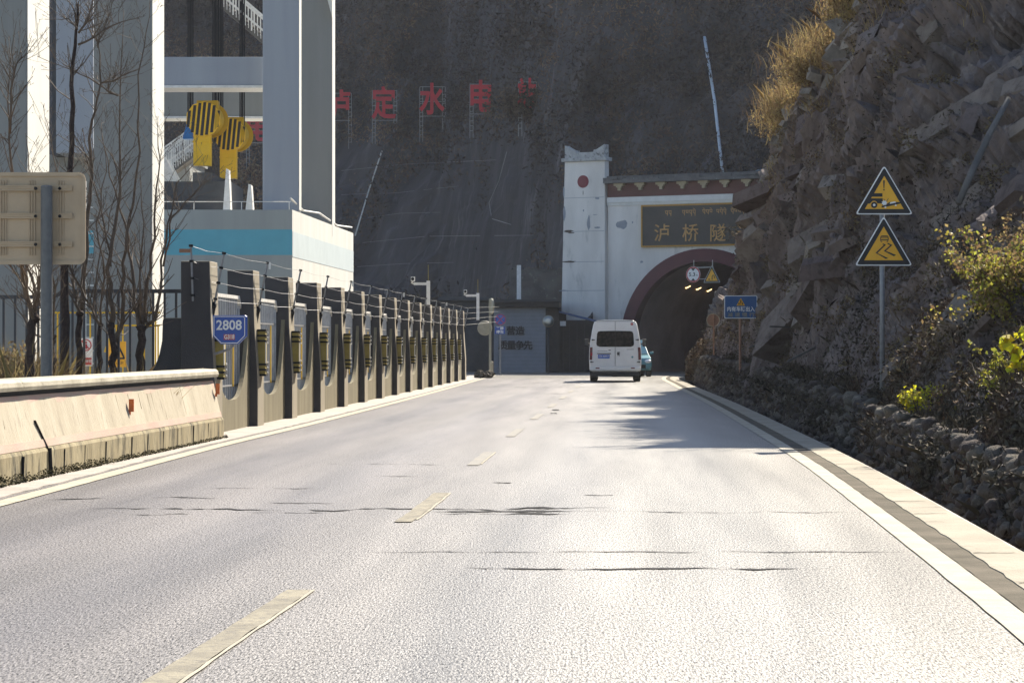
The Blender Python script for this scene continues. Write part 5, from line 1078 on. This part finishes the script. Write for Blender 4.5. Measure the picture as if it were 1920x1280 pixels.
q = MB(); q.bx(.44, .72, -.0245, -.0225, 1.25, 1.27); q.bx(-.68, -.30, -.0245, -.0225, 1.19, 1.205); q.bx(-.26, -.17, -.0245, -.0225, 1.21, 1.25); q.build('badge', M['steel'], vn, local=True)
q = MB(); q.bx(-.80, .80, -.012, .03, 2.335, 2.352); q.build('rain_gutter', M['seam'], vn, local=True)
# ---------------------------------------------------------------- oncoming car behind the van
CX_, CY_ = at(1188, 0, 124).x, 124.0
cr = empty('oncoming_car', (CX_, CY_, 0), 'pale blue car mostly hidden behind the white van at the tunnel mouth', 'car', rz=R(4))
def csec(y, wz): return [(x, y, z) for x, z in wz] + [(-x, y, z) for x, z in wz[::-1]]
cs = [csec(0, [(.70, .35), (.78, .5), (.76, .72)]), csec(.12, [(.80, .28), (.86, .5), (.82, .85)]), csec(1.0, [(.86, .28), (.90, .6), (.84, 1.0)]), csec(4.0, [(.86, .28), (.90, .6), (.85, 1.02)]), csec(4.3, [(.78, .35), (.82, .6), (.78, .95)])]
mb = MB(); n = 6; mb.add([p for s in cs for p in s], [(i*n+k, i*n+(k+1) % n, (i+1)*n+(k+1) % n, (i+1)*n+k) for i in range(4) for k in range(n)] + [tuple(range(5, -1, -1)), tuple(24 + k for k in range(6))]); mb.build('body', M['teal'], cr, local=True, bevel=.03)
mb = MB(); mb.add([(-.82, .95, 1.0), (.82, .95, 1.0), (.86, 3.9, 1.0), (-.86, 3.9, 1.0), (-.66, 1.75, 1.66), (.66, 1.75, 1.66), (.66, 3.6, 1.68), (-.66, 3.6, 1.68)], [(4,5,6,7),(1,2,6,5),(2,3,7,6),(3,0,4,7),(0,1,5,4)]); mb.build('cabin', M['teal'], cr, local=True, bevel=.03)
mb = MB(); mb.add([(-.76, .97, 1.03), (.76, .97, 1.03), (.62, 1.70, 1.62), (-.62, 1.70, 1.62)], [(0, 1, 2, 3)]); mb.v = [(x, y - .03, z + .012) for x, y, z in mb.v]; mb.build('windscreen', M['lglass'], cr, local=True)
for s in (-1, 1):
    mb = MB(); mb.ball((s * .66, .02, .70), (.16, .08, .085), 12); mb.build('headlight', M['lamp'], cr, local=True, smooth=True); mb = MB(); mb.box((s * .98, 1.25, 1.08), (.16, .1, .12)); mb.build('side_mirror', M['teal'], cr, local=True, bevel=.02)
    for y in (.8, 3.4): mb = MB(); mb.cyl((s * .88, y, .31), (s * .68, y, .31), .31, 20); mb.build('wheel', M['tyre'], cr, local=True)
mb = MB(); mb.bx(-.55, .55, -.03, .05, .38, .55); mb.build('grille', M['black'], cr, local=True)

# ---------------------------------------------------------------- signs on the right
SY = 38.8
ws = empty('warning_sign_post', at(1655, 716, SY), 'pair of yellow triangular warning signs on one grey pole at the right', 'road sign')
b = at(1655, 716, SY); mb = MB(); mb.cyl((b.x, SY + .05, b.z - .5), (b.x, SY + .05, at(0, 330, SY).z), .036, 14); mb.build('pole', M['steel'], ws, smooth=True)
k = SY / F
z0 = at(0, 402, SY).z; hgt = (402 - 310) * k; sd_ = 108 * k; cx = at(1658, 0, SY).x
pl = tri_sign(ws, cx, SY, z0, sd_, hgt=hgt)
yy = SY - .0115
def P(px, py): p = at(px, py, SY); return (p.x, yy, p.z)
def blk(pts, m, name, yo=0.0): mb = MB(); mb.prism([(a[0], a[1] + yo, a[2]) for a in (P(*q) for q in pts)], (0, .003, 0)); return mb.build(name, m, pl)
mb = MB(); mb.prism([P(1655.7, 338.5), P(1659, 338.5), P(1658, 353), P(1656.5, 353)], (0, .003, 0)); c = Vector(P(1657.3, 356)); mb.disc(c, 1.5 * k, .003, 12)
mb.prism([P(1637, 362.5), P(1654.5, 362.5), P(1654.5, 369), P(1634, 369)], (0, .003, 0)); mb.prism([P(1632.5, 372), P(1655, 372), P(1655, 381.5), P(1645, 381.5), P(1643.5, 378.5), P(1640, 376.6), P(1636, 377), P(1633, 380), P(1631, 382), P(1627.5, 382)], (0, .003, 0)); c = Vector(P(1639, 384.4)); mb.disc(c, 6 * k, .003, 20)
mb.prism([P(1653, 386), P(1660, 384), P(1668, 379), P(1687.5, 379), P(1688, 382), P(1668, 386.5), P(1653, 389.5)], (0, .003, 0)); mb.prism([P(1655, 380), P(1651.5, 381.5), P(1655, 382)], (0, .003, 0))
for q in ((1657, 373, 1659.5, 378), (1665.5, 372.5, 1662, 378), (1653.5, 384.5, 1657, 381.5)): mb.bar(P(q[0], q[1]), P(q[2], q[3]), .007, .004, up=(0, 1, 0))
mb.build('symbol', M['sblk'], pl)
mb = MB(); a = 0; st = [(1658 + (5.6 if i % 2 == 0 else 4.0) * math.cos(i * math.pi / 7), 380.5 + (5 if i % 2 == 0 else 3.6) * math.sin(i * math.pi / 7)) for i in range(14)]
mb.prism([(q[0], q[1] - .004, q[2]) for q in (P(*s) for s in st)], (0, .003, 0))
for q, r in (((1639, 384.4), 2.4), ((1660, 388.6), 1.7), ((1679.3, 385), 1.7)): c = Vector(P(*q)); mb.disc(c + Vector((0, -.004, 0)), r * k, .003, 14)
mb.prism([(q[0], q[1] - .004, q[2]) for q in (P(1669, 379.5), P(1678, 378), P(1680, 380), P(1668, 382.5))], (0, .003, 0)); mb.build('white_symbol', M['swhite'], pl)
z0 = at(0, 498, SY).z; hgt = (498 - 405) * k; cx = at(1657, 0, SY).x
pl = tri_sign(ws, cx, SY, z0, 108 * k, hgt=hgt)
mb = MB()
for pts in (((1656, 456.5), (1661, 459), (1645, 474.5), (1665, 484), (1661, 485.5), (1641.5, 474), (1657, 459.5), (1654, 458)), ((1665, 455.5), (1673, 459.5), (1661, 470.5), (1680, 478), (1676, 480.5), (1657, 470.5), (1669, 460), (1663, 457))):
    mb.prism([P(*q) for q in pts], (0, .003, 0))
for q in ((1651, 443.5, 1665, 443.5, .012), (1651, 450, 1665, 450, .014), (1653, 442.5, 1655, 442.4, .01), (1651, 446.5, 1665, 446.5, .007)): mb.bar(P(q[0], q[1]), P(q[2], q[3]), q[4], .004, up=(0, 1, 0))
mb.tube([P(1651.5, 444), P(1653, 442.4), P(1663.5, 442.4), P(1665, 444), P(1665.5, 449), P(1664, 453.5), P(1662, 453.5)], .006, 5); mb.tube([P(1651.5, 444), P(1650.6, 449), P(1652, 453.5), P(1654, 453.5)], .006, 5); mb.build('symbol', M['sblk'], pl)
# blue information sign
BY = 73.0; bs_ = empty('information_sign', at(1388, 745, BY), 'faded blue sign with small yellow triangle and white characters on a thin pole', 'road sign')
mb = MB(); x = at(1388, 0, BY).x; mb.cyl((x, BY + .05, -.1), (x, BY + .05, at(0, 560, BY).z), .035, 10); mb.build('pole', M['rust'], bs_)
a, b = at(1358, 597, BY), at(1420, 554, BY); mb = MB(); mb.prism([(x_, BY, z_) for x_, z_ in rrect(a.x, b.x, a.z, b.z, .04)], (0, .02, 0)); pb = mb.build('plate', M['swhite'], bs_); mb = MB(); mb.prism([(x_, BY - .004, z_) for x_, z_ in rrect(a.x + .02, b.x - .02, a.z + .02, b.z - .02, .03)], (0, .003, 0)); mb.build('blue_field', M['sblue2'], pb)
c = at(1389, 566.5, BY - .008); s = .115; mb = MB(); mb.prism([(c.x - s, c.y, c.z - .09), (c.x + s, c.y, c.z - .09), (c.x, c.y, c.z + .11)], (0, .003, 0)); mb.build('triangle', M['syel'], pb); mb = MB(); mb.bx(c.x - .013, c.x + .013, c.y - .004, c.y - .001, c.z - .03, c.z + .06); mb.bx(c.x - .013, c.x + .013, c.y - .004, c.y - .001, c.z - .07, c.z - .05); mb.bx(c.x - .06, c.x - .035, c.y - .004, c.y - .001, c.z - .07, c.z - .01); mb.bx(c.x + .035, c.x + .06, c.y - .004, c.y - .001, c.z - .07, c.z - .01); mb.build('symbol', M['sblk'], pb)
text_obj('内有车辆出入', .14, M['swhite'], pb, at(1389, 580, BY - .01), width=.74, bold=.003); text_obj('减 速 慢 行', .13, M['mirror'], pb, at(1389.5, 590.5, BY - .01), width=.72, bold=.0015)
e = empty('round_sign', at(1338, 690, 97), 'rusty round sign seen from behind on a thin pole above the bush', 'road sign'); x = at(1338, 0, 97).x; mb = MB(); mb.cyl((x, 96.95, 0), (x, 96.95, at(0, 590, 97).z), .03, 8); mb.build('pole', M['rust'], e); c = at(1337, 600, 97); mb = MB(); mb.disc(c, .235, .03, 32); d_ = mb.build('disc', M['rust'], e); mb = MB(); mb.ring(c - Vector((0, .012, 0)), .212, .24, .02, 32); mb.build('rim', M['cream'], d_)
# boulders, stump, stake, pale pipe on the bank
def slab(px, py, Y, r, lab, seed, tilt): 
    rr = random.Random(seed); c = at(px, py, Y); mb = MB(); mb.ball((0, 0, 0), (1, 1, 1), 14, 0, 0); vs = []
    for v in mb.v:
        q = Vector(v); s = max(abs(q.dot(Vector(d).normalized())) for d in ((1, .1, .2), (.1, 1, .1), (-.3, .1, 1), (.7, .5, .5))); q = q / s * .8; q += q * .12 * noise.noise(q * 2 + Vector((seed, 0, 0))); q = Matrix.Rotation(tilt, 3, 'Y') @ Vector((q.x * r[0], q.y * r[1], q.z * r[2])); vs.append(q + c)
    mb.v = vs; return tag(mb.build('boulder', M['cliff']), lab, 'boulder', 'fallen slabs on the right bank')
slab(1442, 700, 68, (.55, .6, .62), 'angular grey slab leaning right behind the blue sign pole', 1, R(24)); slab(1512, 702, 62, (.48, .5, .66), 'angular grey slab nearer the triangular signs', 2, R(30))
mb = MB(); p, q = at(1888, 972, 23), at(1926, 840, 22.4); mb.tube([p - Vector((.02, 0, .1)), p.lerp(q, .5), q + (q - p) * .4], [.032, .030, .028], 10); tag(mb.build('wooden_stake', M['brown'], smooth=True), 'leaning wooden stake at the right edge beside the ditch', 'stake')
def on_face(px, py):
    for i in range(900):
        Y = 16 + i * .15; p = at(px, py, Y)
        for v in np.linspace(0, 2.2, 23):
            pass
        fx, rx, rz, wh = foot(Y), lerp(RX_T, Y), lerp(RZ_T, Y), wall_h(Y)
        if p.z < wh: X = fx + .46
        elif p.z < wh + .77: X = fx + .46 + .5 * (p.z - wh) / .77
        elif p.z < rz: t = ((p.z - wh - .52) / max(.1, rz - wh - .52)) ** (1 / .85); X = fx + .95 + (rx - fx - .95) * max(0, min(1, t)) ** 1.35
        else: X = 1e9
        if p.x >= X: return p
    return at(px, py, 40)
mb = MB(); P_ = [on_face(a, b) + Vector((-.25, -.3, .1)) for a, b in ((1822, 395), (1850, 330), (1880, 265), (1915, 200))]; mb.tube(P_, [.05, .055, .05, .04], 8); tag(mb.build('pale_pole', M['oldc'], smooth=True), 'pale broken pole lying down the rock face at the right edge', 'pole')
for i, (a, b, lab) in enumerate((((1443, 612), (1488, 613), 'short pale bar sticking out of the rock right of the blue sign'), ((1405, 652), (1450, 633), 'pale bar lying on the left slab behind the blue sign'), ((1476, 678), (1532, 651), 'pale bar lying on the slab nearer the triangular signs'))):
    p, q = on_face(*a), on_face(*b); Yq = min(p.y, q.y) - (.5 if i == 0 else .9); p, q = at(*a, Yq), at(*b, Yq); mb = MB(); mb.bar(p, q + Vector((0, .3, 0)), .035); tag(mb.build('pale_bar', M['oldc']), lab, 'bar')
# sunlit shrubs on the bank
def shrub(name, lab, px, py, Y, sx, sz, nl, size, m, nst, seed, m2=None, base=None, asp=.7):
    random.seed(seed); c = at(px, py, Y); e = empty(name, base or Vector((c.x + .1, Y, c.z - sz)), lab, 'shrub'); mb = MB(); tips = []
    b0 = e.location
    for i in range(nst):
        t = c + Vector((random.gauss(0, sx * .55), random.gauss(0, sx * .5), random.gauss(0, sz * .5))); m_ = b0.lerp(t, .55) + Vector((random.gauss(0, .06), random.gauss(0, .06), .1)); mb.tube([b0 + Vector((random.gauss(0, .05), random.gauss(0, .05), 0)), m_, t], [.010, .006, .003], 5, cap=False)
        for q in range(3):
            s = m_.lerp(t, random.random()); u_ = s + Vector((random.gauss(0, .18), random.gauss(0, .18), random.gauss(.08, .12))) * sx * 1.6; mb.tube([s, u_], [.004, .0015], 4, cap=False); tips += [s.lerp(u_, random.random()) for _ in range(3)]
        tips += [m_.lerp(t, random.random()) for _ in range(4)]
    st = mb.build('stems', M['twig'], e)
    def lv(n, mm):
        q = [random.choice(tips) + Vector((random.gauss(0, .05), random.gauss(0, .05), random.gauss(0, .05))) * (sx * 1.8) for _ in range(n)]; k = cards('leaves', q, rng.uniform(size * .6, size * 1.2, n), mm, asp); k.parent = e; k.matrix_parent_inverse = Matrix.Translation(-e.location)
    lv(nl, m)
    if m2: lv(nl, m2)
shrub('leafy_shrub', 'sunlit golden green shrub at the right edge, upper one', 1872, 515, 33, .62, .58, 3000, .058, M['leafg'], 64, 41, M['golden'], base=Vector((6.3, 33, 1.3)))
shrub('leafy_shrub', 'feathery golden plumes above the upper sunlit shrub', 1905, 440, 34.5, .30, .26, 900, .05, M['golden'], 30, 42, base=Vector((6.5, 34.5, 1.7)))
shrub('leafy_shrub', 'shrub with large bright yellow leaves at the right edge', 1893, 632, 26, .15, .22, 95, .115, M['leafy'], 14, 43, base=Vector((5.1, 26, .5)), asp=.85)
shrub('leafy_shrub', 'small dim green shrub below the bright yellow leaves', 1868, 690, 28, .22, .30, 420, .05, M['leafg'], 26, 44, base=Vector((5.15, 28, .4)))
shrub('leafy_shrub', 'low bright green shrub on the bank below the triangular signs', 1725, 758, 33, .30, .18, 520, .055, M['leafg'], 26, 45, M['leafy'], base=Vector((5.0, 33, .45)))
shrub('leafy_shrub', 'tiny yellow sprig lowest on the bank near the stump', 1790, 785, 31, .10, .09, 90, .055, M['leafy'], 10, 46, base=Vector((5.1, 31, .42)))
# bush in front of the tunnel mouth
random.seed(51); e = empty('brown_bush', at(1340, 715, 108), 'rounded brown bush at the bend in front of the tunnel mouth', 'bush'); p_ = []
while len(p_) < 5200:
    x = random.uniform(1286, 1392); t = (x - 1340) / 52; top = 640 + 38 * max(0, (1315 - x) / 28) ** 1.6 + 4 * math.sin(x * .3); py = random.uniform(top - 3, 712); Yb = 108 + random.gauss(0, 1.6) + (x - 1340) * -.06
    q = at(x, py, Yb); 
    if q.z > 0: p_.append(q)
k = cards('foliage', p_, rng.uniform(.08, .24, len(p_)), M['shrub'], .4); k.parent = e; k.matrix_parent_inverse = Matrix.Translation(-e.location); mb = MB()
for i in range(40): b0 = at(random.uniform(1292, 1388), 712, 108); mb.tube([Vector((b0.x, 108, 0)), Vector((b0.x + random.gauss(0, .2), 108, random.uniform(.7, 1.3)))], [.015, .006], 4, cap=False)
mb.build('stems', M['twig'], e)
# tall stalks along the rim whose shadows comb the road
random.seed(61); mb = MB(); lf_ = []
for i in range(150):
    y = random.uniform(47, 88); q = cliff_pt(y, random.uniform(1.90, 2.12)) + Vector((-.2, 0, .1)); hgt = random.uniform(.5, 1.2) * (1.5 if random.random() < .12 else 1)
    t = q + Vector((random.gauss(-.25, .2), random.gauss(0, .2), hgt)); mb.tube([q, q.lerp(t, .5) + Vector((.03, 0, .05)), t], [.014, .010, .004], 4, cap=False); lf_ += [q.lerp(t, random.random()) + Vector((random.gauss(0, .09), random.gauss(0, .09), 0)) for _ in range(26)]
o = mb.build('rim_stalks', M['twig']); o['kind'] = 'stuff'; o = cards('rim_stalk_leaves', lf_, rng.uniform(.05, .16, len(lf_)), M['golden'], .4, up=1.0); o['kind'] = 'stuff'

# ---------------------------------------------------------------- the sunlit valley air
hz = MB(); hz.bx(-300, 300, -50, 400, -1.7, 66)
hm = bpy.data.materials.new('valley_air'); hm.use_nodes = True; hm.node_tree.nodes.remove(hm.node_tree.nodes['Principled BSDF'])
pv = hm.node_tree.nodes.new('ShaderNodeVolumePrincipled'); pv.inputs['Color'].default_value = (.82, .84, .9, 1); pv.inputs['Density'].default_value = .00014; pv.inputs['Anisotropy'].default_value = .2
hm.node_tree.links.new(pv.outputs[0], hm.node_tree.nodes['Material Output'].inputs['Volume'])
hz.build('haze', hm)['kind'] = 'stuff'
